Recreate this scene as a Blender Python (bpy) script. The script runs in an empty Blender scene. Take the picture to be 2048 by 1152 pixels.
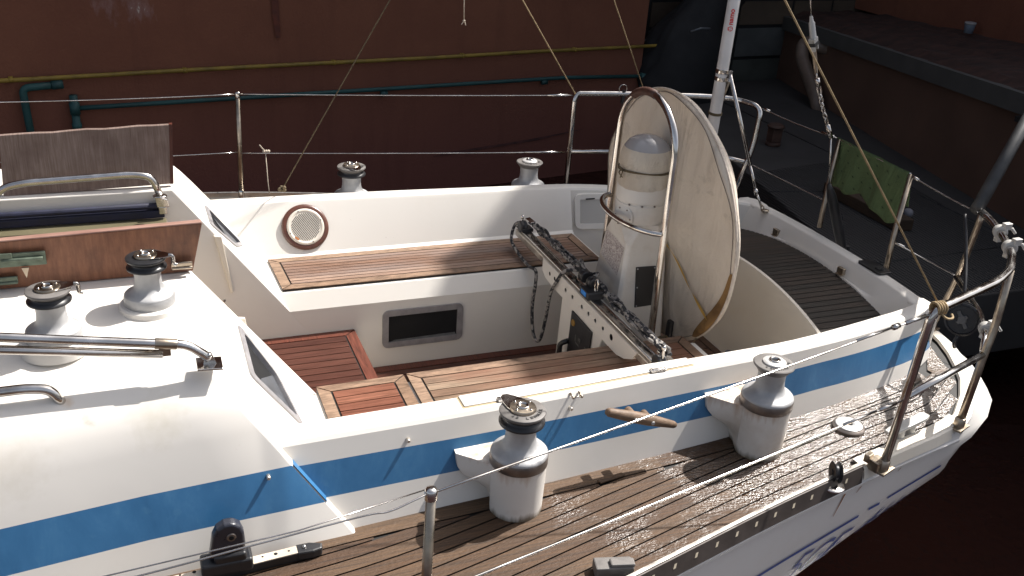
import bpy, bmesh, math, random
from mathutils import Vector, Matrix
from mathutils.geometry import tessellate_polygon
random.seed(7)
S = bpy.context.scene
COL = S.collection
R = math.radians

# ------------------------------------------------------------------ camera
cam_d = bpy.data.cameras.new("camera"); cam = bpy.data.objects.new("camera", cam_d); COL.objects.link(cam)
CP = Vector((-0.98641, -3.32224, 1.86488)); YAW, PITCH, ROLL = 0.40020, 0.43950, 0.072618
fw = Vector((math.sin(YAW)*math.cos(PITCH), math.cos(YAW)*math.cos(PITCH), -math.sin(PITCH)))
rt = Vector((math.cos(YAW), -math.sin(YAW), 0)); up = rt.cross(fw)
r2 = rt*math.cos(ROLL) + up*math.sin(ROLL); u2 = -rt*math.sin(ROLL) + up*math.cos(ROLL)
M = Matrix((r2, u2, -fw)).transposed().to_4x4(); M.translation = CP
cam.matrix_world = M
cam_d.sensor_width = 36; cam_d.lens = 36*1919.9/2048
cam_d.clip_start = 0.05; cam_d.clip_end = 500
S.camera = cam

# ------------------------------------------------------------------ light
SUN = Vector((.60, .172, .78)).normalized()
w = bpy.data.worlds.new("World"); S.world = w; w.use_nodes = True
nt = w.node_tree; nt.nodes.clear()
sky = nt.nodes.new('ShaderNodeTexSky'); sky.sky_type = 'NISHITA'; sky.sun_disc = False
sky.sun_elevation = math.asin(SUN.z); sky.sun_rotation = math.atan2(SUN.x, SUN.y)
sky.dust_density = 4.0; sky.air_density = .8
bg = nt.nodes.new('ShaderNodeBackground'); bg.inputs[1].default_value = 0.10
wo = nt.nodes.new('ShaderNodeOutputWorld')
hs = nt.nodes.new('ShaderNodeHueSaturation'); hs.inputs['Saturation'].default_value = .55
nt.links.new(sky.outputs[0], hs.inputs['Color']); nt.links.new(hs.outputs[0], bg.inputs[0]); nt.links.new(bg.outputs[0], wo.inputs[0])
sd = bpy.data.lights.new("sun", 'SUN'); sd.energy = 5.0; sd.angle = R(0.5); sd.color = (1, .955, .90)
so = bpy.data.objects.new("sun", sd); COL.objects.link(so)
so.rotation_euler = SUN.to_track_quat('Z', 'Y').to_euler(); so.location = (6, 2, 9)
S.view_settings.view_transform = 'Standard'; S.view_settings.look = 'None'
S.view_settings.exposure = 0.78; S.view_settings.gamma = 1
S.cycles.max_bounces = 8

# ------------------------------------------------------------------ materials
def lin(c):
    return tuple(c)+(1,) if len(c) == 3 else c
class NT:
    def __init__(s, name):
        s.m = bpy.data.materials.new(name); s.m.use_nodes = True
        s.t = s.m.node_tree; s.b = s.t.nodes['Principled BSDF']; s.tc = s.n('ShaderNodeTexCoord')
    def n(s, ty, **k):
        x = s.t.nodes.new(ty)
        for a, v in k.items(): setattr(x, a, v)
        return x
    def l(s, a, b): s.t.links.new(a, b)
    def map(s, sc, co='Object'):
        m = s.n('ShaderNodeMapping'); m.inputs['Scale'].default_value = sc
        s.l(s.tc.outputs[co], m.inputs[0]); return m.outputs[0]
    def noise(s, sc, scale=(1,1,1), detail=4, rough=.55, co='Object', dist=0):
        x = s.n('ShaderNodeTexNoise'); x.inputs['Scale'].default_value = sc
        x.inputs['Detail'].default_value = detail; x.inputs['Roughness'].default_value = rough
        x.inputs['Distortion'].default_value = dist
        s.l(s.map(scale, co), x.inputs['Vector']); return x.outputs[0]
    def ramp(s, f, st, interp='LINEAR'):
        r = s.n('ShaderNodeValToRGB'); r.color_ramp.interpolation = interp
        e = r.color_ramp.elements
        while len(e) < len(st): e.new(.5)
        for i, (p, c) in enumerate(st):
            e[i].position = p; e[i].color = lin(c) if not isinstance(c, (int, float)) else (c, c, c, 1)
        s.l(f, r.inputs[0]); return r.outputs[0]
    def mix(s, f, a, b, bt='MIX'):
        m = s.n('ShaderNodeMix', data_type='RGBA', blend_type=bt)
        for i, v in ((0, f), (6, a), (7, b)):
            if isinstance(v, (int, float)): m.inputs[i].default_value = v if i == 0 else (v, v, v, 1)
            elif isinstance(v, tuple): m.inputs[i].default_value = lin(v)
            else: s.l(v, m.inputs[i])
        return m.outputs[2]
    def bump(s, h, st=.3, d=.002):
        b = s.n('ShaderNodeBump'); b.inputs['Strength'].default_value = st; b.inputs['Distance'].default_value = d
        s.l(h, b.inputs['Height']); s.l(b.outputs[0], s.b.inputs['Normal']); s.l(b.outputs[0], s.b.inputs['Coat Normal']); return b
    def set(s, **k):
        for a, v in k.items():
            i = s.b.inputs[{'col':'Base Color','rough':'Roughness','metal':'Metallic','coat':'Coat Weight','spec':'Specular IOR Level','coatr':'Coat Roughness','alpha':'Alpha','trans':'Transmission Weight'}[a]]
            if isinstance(v, (int, float)): i.default_value = v
            elif isinstance(v, tuple): i.default_value = lin(v)
            else: s.l(v, i)
        return s

def gelcoat(name, col=(.70,.67,.62), rough=.32, dirt=(.55,.48,.38), amount=.18, spots=(), grime=False):
    a = NT(name)
    n1 = a.noise(2.3, detail=6, rough=.65); n2 = a.noise(38, detail=3)
    f = a.ramp(n1, [(.5, 0), (.78, amount)])
    c = a.mix(f, col, dirt)
    sp = a.ramp(n2, [(.74, 0), (.80, .25)])
    c = a.mix(sp, c, (.35,.27,.18))
    for pos, rad, tint, k_ in spots:
        dv = a.n('ShaderNodeVectorMath', operation='DISTANCE'); a.l(a.tc.outputs['Object'], dv.inputs[0]); dv.inputs[1].default_value = pos
        nn_ = a.n('ShaderNodeMath', operation='MULTIPLY_ADD'); a.l(n2, nn_.inputs[0]); nn_.inputs[1].default_value = rad*1.2; a.l(dv.outputs['Value'], nn_.inputs[2])
        c = a.mix(a.ramp(nn_.outputs[0], [(rad*.6, k_), (rad*1.5, 0)]), c, tint)
    if grime:
        sx = a.n('ShaderNodeSeparateXYZ'); a.l(a.tc.outputs['Object'], sx.inputs[0])
        st_ = a.noise(30, scale=(1,1,.12), detail=4)
        g1 = a.n('ShaderNodeMath', operation='MULTIPLY_ADD'); a.l(st_, g1.inputs[0]); g1.inputs[1].default_value = .06; a.l(sx.outputs[2], g1.inputs[2])
        c = a.mix(a.ramp(g1.outputs[0], [(.030, .9), (.052, 0)]), c, (.10,.075,.04))
        g2 = a.n('ShaderNodeMath', operation='MULTIPLY_ADD'); a.l(st_, g2.inputs[0]); g2.inputs[1].default_value = .22; a.l(sx.outputs[2], g2.inputs[2])
        c = a.mix(a.ramp(g2.outputs[0], [(.262, 0), (.315, .65)]), c, (.36,.20,.09))
    a.set(col=c, rough=a.ramp(n1, [(.3, rough), (.7, rough+.18)]), spec=.5)
    a.bump(a.noise(9, detail=2), .12, .004)
    return a.m
def paint(name, col, rough=.35, var=.25, sc=6, metal=0., bump=.0, scale=(1,1,1)):
    a = NT(name); n = a.noise(sc, scale=scale, detail=5)
    d = tuple(x*(1-var) for x in col); b = tuple(min(1, x*(1+var)) for x in col)
    a.set(col=a.ramp(n, [(.3, d), (.7, b)]), rough=a.ramp(n, [(.3, max(.03, rough-.08)), (.7, rough+.1)]), metal=metal)
    if bump: a.bump(a.noise(sc*12, scale=scale, detail=4), bump, .002)
    return a.m
def teak(name, cols, rough=(.5,.7), wet=0, grain=(2.2,55,55), rot=False, blot=None):
    a = NT(name)
    g = a.n('ShaderNodeNewGeometry')
    rnd = a.ramp(g.outputs['Random Per Island'], [(0., cols[0]), (.5, cols[1]), (1., cols[2])])
    off = a.n('ShaderNodeVectorMath', operation='MULTIPLY_ADD'); off.inputs[1].default_value = (1,1,1)
    a.l(a.tc.outputs['Object'], off.inputs[0])
    mu = a.n('ShaderNodeMath', operation='MULTIPLY'); mu.inputs[1].default_value = 17.
    a.l(g.outputs['Random Per Island'], mu.inputs[0]); a.l(mu.outputs[0], off.inputs[2])
    mp = a.n('ShaderNodeMapping'); mp.inputs['Scale'].default_value = grain
    a.l(off.outputs[0], mp.inputs[0])
    x = a.n('ShaderNodeTexNoise'); x.inputs['Scale'].default_value = 3; x.inputs['Detail'].default_value = 7; x.inputs['Roughness'].default_value = .7
    a.l(mp.outputs[0], x.inputs['Vector'])
    gr = a.ramp(x.outputs[0], [(.30, .28), (.48, .85), (.70, 1.38)])
    c = a.mix(1., rnd, gr, 'MULTIPLY')
    if blot:
        bn = a.noise(blot[1], scale=blot[2] if len(blot) > 2 else (1,1,1), detail=6, rough=.65)
        c = a.mix(a.ramp(bn, [(.45, 0), (.62, .8)]), c, blot[0])
    if wet:
        wn0 = a.noise(3.2, detail=6, rough=.7)
        # standing water collects towards the low stern end of the deck
        sx = a.n('ShaderNodeSeparateXYZ'); a.l(a.tc.outputs['Object'], sx.inputs[0])
        mr = a.n('ShaderNodeMapRange'); mr.inputs[1].default_value = .0; mr.inputs[2].default_value = 1.15; mr.inputs[3].default_value = -.13; mr.inputs[4].default_value = .15
        a.l(sx.outputs[0], mr.inputs[0])
        ad_ = a.n('ShaderNodeMath', operation='ADD'); a.l(wn0, ad_.inputs[0]); a.l(mr.outputs[0], ad_.inputs[1]); wn = ad_.outputs[0]
        c = a.mix(a.ramp(wn, [(.42, 0.), (.6, .2)]), c, tuple(q*.5 for q in cols[1]))
        rr = a.ramp(wn, [(.44, .70), (.60, .25)])
        fine = a.noise(120, scale=(.5,1,1), detail=2.5, rough=.6)
        mid = a.noise(24, scale=(.3,2.2,1), detail=4)
        h = a.mix(.30, fine, mid)
        h = a.mix(a.ramp(wn, [(.44, .30), (.58, 1.)]), .5, h)
        a.bump(h, wet, .0115); a.set(coat=a.ramp(wn, [(.48, .0), (.66, 1.)]), coatr=.22); s_ci = a.b.inputs['Coat IOR']; s_ci.default_value = 1.6
        a.set(col=c, rough=rr, spec=.5)
    else:
        a.bump(x.outputs[0], .45, .0015)
        a.set(col=c, rough=a.ramp(x.outputs[0], [(.3, rough[0]), (.7, rough[1])]), spec=.35)
    return a.m
def wood(name, c1, c2, rough=.4, grain=(3,60,60), blotch=(.05,.02,.01), ba=.5, coat=.3, sc=4):
    a = NT(name)
    n = a.noise(3, scale=grain, detail=7, rough=.7); b = a.noise(sc, detail=5, rough=.6)
    c = a.ramp(n, [(.3, c1), (.7, c2)])
    c = a.mix(a.ramp(b, [(.45, 0), (.7, ba)]), c, blotch)
    a.set(col=c, rough=rough, coat=coat, coatr=.25); a.bump(n, .3, .001); return a.m

mGel = gelcoat('gelcoat_white', spots=(((-1.165,-.985,.415), .030, (.20,.19,.07), .9), ((-1.0,-1.0,.40), .10, (.45,.41,.30), .35), ((-1.35,-1.06,.36), .12, (.45,.40,.31), .3), ((-.83,-.925,.515), .035, (.55,.36,.16), .5), ((-1.21,-.955,.46), .022, (.5,.30,.12), .6)))
mPed = gelcoat('gelcoat_winch_pedestal', (.68,.65,.60), .4, (.38,.27,.17), .8, grime=True)
mGelCream = gelcoat('gelcoat_cream', (.72,.665,.57), .4, (.6,.5,.36), .4)
mGelHull = gelcoat('gelcoat_hull', (.66,.64,.61), .25, (.5,.42,.32), .3)
mGelDirty = gelcoat('gelcoat_pedestal', (.68,.65,.60), .4, (.38,.27,.17), .8)
def stripe_mat():
    a = NT('stripe_blue'); n = a.noise(4, scale=(1.6,1,.8), detail=7, rough=.7, dist=.4); n2 = a.noise(25, detail=3)
    c = a.ramp(n, [(.3, (.028,.120,.26)), (.5, (.040,.150,.31)), (.74, (.070,.205,.37))])
    c = a.mix(a.ramp(n2, [(.62,0),(.75,.25)]), c, (.10,.25,.38))
    a.set(col=c, rough=.3); return a.m
mBlue = stripe_mat()
def chrome():
    a = NT('polished_steel'); n = a.noise(14, detail=5)
    a.set(col=a.ramp(n, [(.3, (.50,.47,.43)), (.7, (.74,.72,.70))]), metal=1., rough=a.ramp(n, [(.35, .10), (.75, .30)])); return a.m
mSteel = chrome()
mRustSteel = paint('stained_steel', (.40,.34,.27), .33, .35, 14, 1., .05)
mAlu = paint('cast_aluminium', (.42,.42,.42), .55, .14, 22, .4, .12)
mAluDark = paint('anodised_dark_ring', (.22,.19,.17), .40, .3, 16, .75, .05)
mRail = paint('toe_rail_alloy', (.62,.58,.52), .34, .2, 20, .85, .06)
mRailDark = paint('weathered_rail_web', (.060,.048,.042), .6, .25, 15, .2)
mRailPale = paint('sunlit_slot_paint', (.55,.48,.36), .5, .2, 25)  # sunlit deck glimpsed through the rail slots, put into the colour
mWhiteMetal = paint('white_alloy', (.50,.49,.46), .4, .1, 12, .2)
mPaleDisc = paint('bright_disc', (.72,.71,.69), .3, .08, 22, .35)
mBlack = paint('black_plastic', (.018,.018,.020), .38, .3, 12)
mRubber = paint('jaw_grey_plastic', (.14,.13,.122), .5, .22, 18, 0, .1)
mNavy = paint('navy_cover', (.010,.012,.035), .6, .25, 25)
mOlive = paint('smoked_hatch', (.13,.115,.07), .3, .15, 2)
mVoid = paint('painted_inner_shade', (.004,.004,.005), .9, .1)  # flat black for the shade inside openings, holes and sockets
mFrame = paint('portlight_frame', (.33,.32,.33), .45, .16, 30, .45, .1)
mCaulk = paint('black_caulk', (.012,.011,.010), .55, .3)
mDeck = teak('wet_side_deck_teak', [(.052,.023,.008),(.072,.036,.014),(.090,.050,.024)], wet=1.0, grain=(1.6,45,45))
mSeat = teak('weathered_seat_teak', [(.160,.082,.050),(.235,.142,.098),(.32,.215,.160)], blot=((.20,.15,.13), 2.2, (.7,4,1)))
mSeatB = teak('seat_border_teak', [(.19,.115,.07),(.235,.15,.10),(.27,.18,.122)], grain=(5,22,22))
mLid = teak('locker_lid_teak', [(.145,.055,.035),(.185,.072,.045),(.22,.092,.058)], (.3,.5))
mNearSeat = teak('port_seat_teak', [(.21,.145,.095),(.165,.092,.058),(.25,.178,.122)], blot=((.20,.085,.05), 1.6, (.8,1.5,1)))
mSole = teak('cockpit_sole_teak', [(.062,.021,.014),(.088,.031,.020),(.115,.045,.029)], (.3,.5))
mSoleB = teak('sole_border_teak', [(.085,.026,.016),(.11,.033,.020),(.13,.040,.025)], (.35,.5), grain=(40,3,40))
mAft = teak('dark_aft_deck_teak', [(.024,.018,.013),(.036,.025,.018),(.056,.038,.026)], (.5,.75), blot=((.022,.019,.015), 2.5, (.8,3,1)))  # darker overall than the other deck teak
mAftSole = teak('aft_sole_teak', [(.10,.055,.035),(.13,.07,.045),(.16,.09,.06)], (.45,.6))
mBoardG = wood('weathered_board', (.13,.085,.065), (.27,.20,.175), .6, (60,3,3), (.07,.035,.025), .5, 0, 5)
mBoardV = wood('varnished_board', (.14,.050,.024), (.26,.108,.052), .55, (26,26,3), (.030,.011,.007), .85, .0, 5)
mBoardEdge = wood('board_edge_wood', (.22,.12,.09), (.34,.21,.17), .5, (3,40,40), (.12,.05,.04), .4, 0)
mCleatW = wood('old_wood_cleat', (.11,.065,.038), (.24,.16,.105), .6, (6,60,60), (.05,.035,.02), .5, 0, 20)
mSpkWood = wood('speaker_ring_wood', (.07,.022,.012), (.14,.05,.03), .35, (20,20,20), (.04,.015,.01), .4, .3)
mSpk = paint('speaker_plastic', (.66,.61,.53), .45, .08, 12)
mGreenBrass = paint('verdigris_latch', (.12,.15,.11), .5, .35, 30, .4, .2)
def canvas(name, col, dirt, sc=5):
    a = NT(name)
    n = a.noise(sc, detail=7, rough=.7, dist=.6); n2 = a.noise(sc*.45, detail=3)
    c = a.mix(a.ramp(n2, [(.48, 0), (.75, .6)]), col, dirt)
    c = a.mix(a.ramp(n, [(.56, 0), (.62, .22), (.68, 0)]), c, tuple(x*.45 for x in dirt))
    wv = a.noise(1.7, scale=(1, 2.6, .8), detail=3, dist=1.2)
    h = a.mix(.25, wv, n)
    a.set(col=c, rough=.8, spec=.25); a.bump(h, .9, .045); return a.m
mCanvas = canvas('stained_canvas', (.68,.60,.50), (.44,.35,.26))
mCanvasB = canvas('binnacle_canvas', (.58,.53,.45), (.36,.26,.17), 9)
mTan = canvas('tan_lining', (.27,.155,.06), (.07,.03,.015), 16)
mYellow = paint('yellow_strap', (.50,.30,.06), .8, .3, 14)
mGreen = canvas('green_towel', (.12,.17,.075), (.08,.12,.055), 18)
mRopeT = paint('tan_rope', (.33,.24,.13), .8, .3, 60, 0, .5)
mRopeW = paint('pale_cord', (.5,.42,.33), .8, .25, 60, 0, .5)
mRopeDk = paint('twine_brown', (.12,.09,.05), .85, .3, 60, 0, .5)
def rope_fleck():
    a = NT('flecked_rope'); w_ = a.n('ShaderNodeTexVoronoi'); w_.inputs['Scale'].default_value = 95
    a.l(a.map((1, .7, 1)), w_.inputs['Vector'])
    n = a.noise(60, detail=2)
    bw = a.n('ShaderNodeRGBToBW'); a.l(w_.outputs['Color'], bw.inputs[0])
    a.set(col=a.ramp(bw.outputs[0], [(.50, (.020,.020,.024)), (.64, (.27,.25,.23))]), rough=.8); a.bump(w_.outputs[0], .6, .003); return a.m
mFleck = rope_fleck()
mGlass = NT('clear_plastic').set(col=(.45,.43,.40), rough=.25, spec=.6).m
def stucco():
    a = NT('red_stucco')
    n = a.noise(.9, detail=7, rough=.65); n2 = a.noise(3.1, scale=(1,1,.45), detail=9, rough=.7)
    sx = a.n('ShaderNodeSeparateXYZ'); a.l(a.tc.outputs['Object'], sx.inputs[0])
    c = a.ramp(n, [(.3, (.150,.060,.038)), (.7, (.205,.085,.051))])
    low = a.n('ShaderNodeMapRange'); low.inputs[1].default_value = -1.; low.inputs[2].default_value = .1
    a.l(sx.outputs[2], low.inputs[0])
    c = a.mix(low.outputs[0], (.145,.058,.046), c)
    stv = a.noise(4, scale=(1,1,.10), detail=6, rough=.65)
    c = a.mix(a.ramp(stv, [(.52, 0), (.75, .35)]), c, (.085,.034,.026))
    # flaked paint near the left top
    dx = a.n('ShaderNodeVectorMath', operation='DISTANCE')
    mp = a.n('ShaderNodeMapping'); mp.inputs['Scale'].default_value = (1., 1., .75)
    a.l(a.tc.outputs['Object'], mp.inputs[0]); a.l(mp.outputs[0], dx.inputs[0]); dx.inputs[1].default_value = (-1.05, 4.63, .33)
    near = a.ramp(dx.outputs['Value'], [(.0, 1.), (.55, .0)])
    pk = a.n('ShaderNodeMath', operation='MULTIPLY_ADD'); a.l(near, pk.inputs[0]); pk.inputs[1].default_value = .24; a.l(n2, pk.inputs[2])
    c = a.mix(a.ramp(pk.outputs[0], [(.70, 0), (.78, .38)]), c, (.30,.20,.195))
    c = a.mix(a.ramp(pk.outputs[0], [(.795, 0), (.81, 1)]), c, (.40,.34,.30))
    fine = a.noise(45, detail=5)
    a.set(col=c, rough=.9, spec=.2); a.bump(fine, .5, .01); return a.m
mStucco = stucco()
mYPipe = paint('yellow_pipe_paint', (.20,.135,.018), .6, .4, 5)
mTPipe = paint('teal_pipe_paint', (.010,.055,.055), .6, .3, 6)
mPont = paint('grey_pontoon', (.040,.038,.037), .8, .18, 3, 0, .2)
mQuay = paint('quay_brown_wall', (.115,.064,.043), .9, .18, 2, 0, .3)
mBand = paint('grey_concrete_edge', (.075,.075,.070), .85, .16, 4, 0, .2)
mRubble = paint('red_rubble_ground', (.040,.018,.013), .95, .6, 5, 0, .8, (1,2.5,1))
mGate = paint('dark_gate_panels', (.055,.060,.052), .8, .35, 2.5, 0, .1)
mGateF = paint('gate_frame', (.012,.013,.014), .6, .2)
mTarp = paint('black_tarpaulin', (.006,.006,.007), .75, .3, 6, 0, .3)
mPVC = paint('cream_drain_pipe', (.15,.11,.085), .5, .25, 7)
mPole = paint('white_pole_paint', (.66,.63,.60), .35, .07, 9)
mRed = paint('red_lettering', (.62,.03,.03), .5, .05)
mGreyLet = paint('grey_lettering', (.025,.024,.024), .6, .1)
mBlueLet = paint('blue_lettering', (.018,.060,.26), .35, .2, 9)
mCyan = paint('cyan_label', (.03,.25,.75), .4, .1)
mPlaque = NT('faded_notice')
_n = mPlaque.noise(90, scale=(1,1,2.2), detail=5, rough=.75)
mPlaque = mPlaque.set(col=mPlaque.ramp(_n, [(.42, (.25,.20,.19)), (.56, (.60,.55,.52))]), rough=.6).m
def water():
    a = NT('harbour_water'); n = a.noise(1.2, detail=3); n2 = a.noise(5, detail=3)
    a.set(col=(.022,.009,.007), rough=.06, spec=.5); a.bump(a.mix(.35, n, n2), .55, .09); return a.m  # maroon of the reflected wall is put into this base colour
mWater = water()
mGround = paint('quay_concrete', (.16,.15,.14), .9, .2, 1)

# ------------------------------------------------------------------ mesh helpers
class MB:
    def __init__(s): s.v = []; s.f = []; s.mi = []; s.sm = []
    def add(s, vs, fs, mi=0, smooth=True):
        o = len(s.v); s.v += [tuple(v) for v in vs]
        for f in fs: s.f.append(tuple(i+o for i in f)); s.mi.append(mi); s.sm.append(smooth)
        return s
    def box(s, c, d, mi=0, rot=None, smooth=False):
        cx, cy, cz = c; dx, dy, dz = d[0]/2, d[1]/2, d[2]/2
        vs = [Vector((x*dx, y*dy, z*dz)) for x in (-1,1) for y in (-1,1) for z in (-1,1)]
        if rot is not None: vs = [rot @ v for v in vs]
        vs = [v+Vector(c) for v in vs]
        return s.add(vs, [(0,1,3,2),(4,6,7,5),(0,4,5,1),(2,3,7,6),(0,2,6,4),(1,5,7,3)], mi, smooth)
    def prism(s, pts, z0, z1, mi=0):
        """vertical prism over an xy polygon"""
        n = len(pts)
        vs = [(p[0], p[1], z0) for p in pts]+[(p[0], p[1], z1) for p in pts]
        fs = [tuple(range(n))[::-1], tuple(range(n, 2*n))]+[(i, (i+1) % n, n+(i+1) % n, n+i) for i in range(n)]
        return s.add(vs, fs, mi, False)
    def slab(s, poly, nrm, t, mi=0):
        n = len(poly); nv = Vector(nrm).normalized()*t
        vs = [Vector(p) for p in poly]+[Vector(p)+nv for p in poly]
        fs = [tuple(range(n))[::-1], tuple(range(n, 2*n))]+[(i, (i+1) % n, n+(i+1) % n, n+i) for i in range(n)]
        return s.add(vs, fs, mi, False)
    def lathe(s, prof, c=(0,0,0), n=32, mi=0, rot=None, smooth=True, cap=True):
        vs = []; fs = []
        for r_, z in prof:
            for i in range(n):
                a = 2*math.pi*i/n; v = Vector((r_*math.cos(a), r_*math.sin(a), z))
                if rot is not None: v = rot @ v
                vs.append(v+Vector(c))
        for k in range(len(prof)-1):
            for i in range(n):
                j = (i+1) % n; fs.append((k*n+i, k*n+j, (k+1)*n+j, (k+1)*n+i))
        s.add(vs, fs, mi, smooth)
        if cap:
            o = len(s.v)-len(vs)
            s.f.append(tuple(o+i for i in range(n))[::-1]); s.mi.append(mi); s.sm.append(False)
            s.f.append(tuple(o+(len(prof)-1)*n+i for i in range(n))); s.mi.append(mi); s.sm.append(False)
        return s
    def tube(s, pts, r, n=10, mi=0, cap=True, closed=False):
        P = [Vector(p) for p in pts]; m = len(P)
        rr = r if isinstance(r, (list, tuple)) else [r]*m
        vs = []; fs = []; T = []
        for i in range(m):
            a = P[i-1] if (i > 0 or closed) else P[0]; b = P[(i+1) % m] if (i < m-1 or closed) else P[-1]
            t = (b-a); T.append(t.normalized() if t.length > 1e-9 else Vector((0,0,1)))
        nn = T[0].orthogonal().normalized()
        for i in range(m):
            nn = (nn-T[i]*nn.dot(T[i])).normalized(); bb = T[i].cross(nn)
            for k in range(n):
                a = 2*math.pi*k/n; vs.append(P[i]+(nn*math.cos(a)+bb*math.sin(a))*rr[i])
        for i in range(m if closed else m-1):
            j = (i+1) % m
            for k in range(n):
                l = (k+1) % n; fs.append((i*n+k, i*n+l, j*n+l, j*n+k))
        if cap and not closed: fs += [tuple(range(n))[::-1], tuple((m-1)*n+k for k in range(n))]
        return s.add(vs, fs, mi, True)
    def grid(s, rows, mi=0, smooth=True, flip=False):
        n = len(rows[0]); vs = [p for r_ in rows for p in r_]; fs = []
        for i in range(len(rows)-1):
            for j in range(n-1):
                f = (i*n+j, i*n+j+1, (i+1)*n+j+1, (i+1)*n+j); fs.append(f[::-1] if flip else f)
        return s.add(vs, fs, mi, smooth)
    def sphere(s, c, r, mi=0, n=16, k=10, sc=(1,1,1)):
        prof = [(max(1e-4, r*math.sin(math.pi*i/k)), -r*math.cos(math.pi*i/k)) for i in range(k+1)]
        o = len(s.v); s.lathe(prof, (0,0,0), n, mi)
        for i in range(o, len(s.v)):
            v = s.v[i]; s.v[i] = (v[0]*sc[0]+c[0], v[1]*sc[1]+c[1], v[2]*sc[2]+c[2])
        return s
    def xf(s, M_):
        s.v = [tuple(M_ @ Vector(v)) for v in s.v]; return s
    def build(s, name, mats, parent=None, bevel=0, seg=2, merge=False, ang=35, label=None, sharp=None, fixn=True):
        me = bpy.data.meshes.new(name); me.from_pydata(s.v, [], s.f)
        if not isinstance(mats, (list, tuple)): mats = [mats]
        for m_ in mats: me.materials.append(m_)
        for p, i, q in zip(me.polygons, s.mi, s.sm): p.material_index = i; p.use_smooth = q
        bm = bmesh.new(); bm.from_mesh(me)
        if merge: bmesh.ops.remove_doubles(bm, verts=bm.verts, dist=1e-4)
        if fixn: bmesh.ops.recalc_face_normals(bm, faces=bm.faces)
        if sharp:
            for e in bm.edges:
                if len(e.link_faces) == 2 and e.calc_face_angle(0) > R(sharp): e.smooth = False
        bm.to_mesh(me); bm.free(); me.update()
        o = bpy.data.objects.new(name, me); COL.objects.link(o)
        if parent: o.parent = parent
        if bevel:
            b = o.modifiers.new('bevel', 'BEVEL'); b.width = bevel; b.segments = seg; b.limit_method = 'ANGLE'; b.angle_limit = R(ang)
            b.harden_normals = False
        if label: o['label'] = label
        return o
def tag(o, label=None, cat=None, group=None, kind=None):
    if label: o['label'] = label
    if cat: o['category'] = cat
    if group: o['group'] = group
    if kind: o['kind'] = kind
    return o
def empty(name, loc=(0,0,0)):
    e = bpy.data.objects.new(name, None); COL.objects.link(e); e.location = loc; e.empty_display_size = .1; return e
def bend(pts, r=.05, n=6):
    """polyline with filleted corners"""
    P = [Vector(p) for p in pts]; out = [P[0]]
    for i in range(1, len(P)-1):
        a = P[i-1]-P[i]; b = P[i+1]-P[i]
        d = min(r, a.length*.45, b.length*.45); A = P[i]+a.normalized()*d; B = P[i]+b.normalized()*d
        for k in range(n+1):
            t = k/n; out.append(A*(1-t)**2+P[i]*2*t*(1-t)+B*t*t)
    out.append(P[-1]); return out
def catmull(pts, n=8):
    P = [Vector(p) for p in pts]; P = [P[0]*2-P[1]]+P+[P[-1]*2-P[-2]]; out = []
    for i in range(1, len(P)-2):
        for k in range(n):
            t = k/n; a, b, c, d = P[i-1], P[i], P[i+1], P[i+2]
            out.append(.5*((2*b)+(c-a)*t+(2*a-5*b+4*c-d)*t*t+(3*b-a-3*c+d)*t**3))
    out.append(P[-2]); return out
def sag(a, b, s, n=14):
    a = Vector(a); b = Vector(b)
    return [a.lerp(b, i/n)+Vector((0, 0, -4*s*(i/n)*(1-i/n))) for i in range(n+1)]
def ip(x, tab):
    if x <= tab[0][0]: (x0, y0), (x1, y1) = tab[0], tab[1]
    elif x >= tab[-1][0]: (x0, y0), (x1, y1) = tab[-2], tab[-1]
    else:
        for i in range(len(tab)-1):
            if tab[i][0] <= x <= tab[i+1][0]: (x0, y0), (x1, y1) = tab[i], tab[i+1]; break
    return y0+(y1-y0)*(x-x0)/(x1-x0)
def smoothip(x, tab):   # small average to soften kinks
    return sum(ip(x+d, tab) for d in (-.12, -.04, .04, .12))/4
def text_mesh(txt, size, depth=.0015, bold=0.0):
    cu = bpy.data.curves.new('t', 'FONT'); cu.body = txt; cu.size = size; cu.extrude = depth; cu.align_x = 'CENTER'; cu.offset = bold
    o = bpy.data.objects.new('t', cu); COL.objects.link(o)
    dg = bpy.context.evaluated_depsgraph_get(); me = bpy.data.meshes.new_from_object(o.evaluated_get(dg))
    vs = [v.co.copy() for v in me.vertices]; fs = [tuple(p.vertices) for p in me.polygons]
    bpy.data.objects.remove(o); bpy.data.curves.remove(cu); bpy.data.meshes.remove(me)
    return vs, fs

# ------------------------------------------------------------------ the hull form
RAIL = [(-2.6,1.90),(-1.6,1.85),(-1.0,1.79),(-.46,1.725),(-.19,1.664),(.2,1.56),(.77,1.405),(1.37,1.265),(1.74,1.19)]
JOINT = [(-1.4,1.20),(-1.0,1.15),(-.5,1.098),(.16,1.062),(.77,1.008),(1.15,.960),(1.52,.894),(1.84,.815),(1.95,.775),(2.06,.70)]
YO = [(-.8,1.018),(-.5,1.010),(.14,.983),(.71,.943),(1.1,.918),(1.5,.842),(1.8,.745),(1.95,.70),(2.06,.65)]
ZT = [(-.8,.272),(1.1,.270),(1.5,.252),(1.8,.228),(2.06,.20)]
YI = [(-.8,.925),(-.5,.918),(.02,.893),(.32,.882),(.72,.868),(1.15,.848),(1.5,.768),(1.8,.677),(1.95,.63),(2.06,.57)]
yr = lambda x: smoothip(x, RAIL); yj = lambda x: smoothip(x, JOINT); yo = lambda x: smoothip(x, YO); yi = lambda x: smoothip(x, YI); zt = lambda x: smoothip(x, ZT)
def bulk_x(y, z): return -.451-.745*z-.06*(abs(y)-.4)
RY = .37     # riser half breadth

boat = empty('sailing_yacht', (0, 0, 0))
tag(boat, 'white sailing yacht cockpit and stern with blue side stripe and teak decks', 'sailing yacht')

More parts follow.
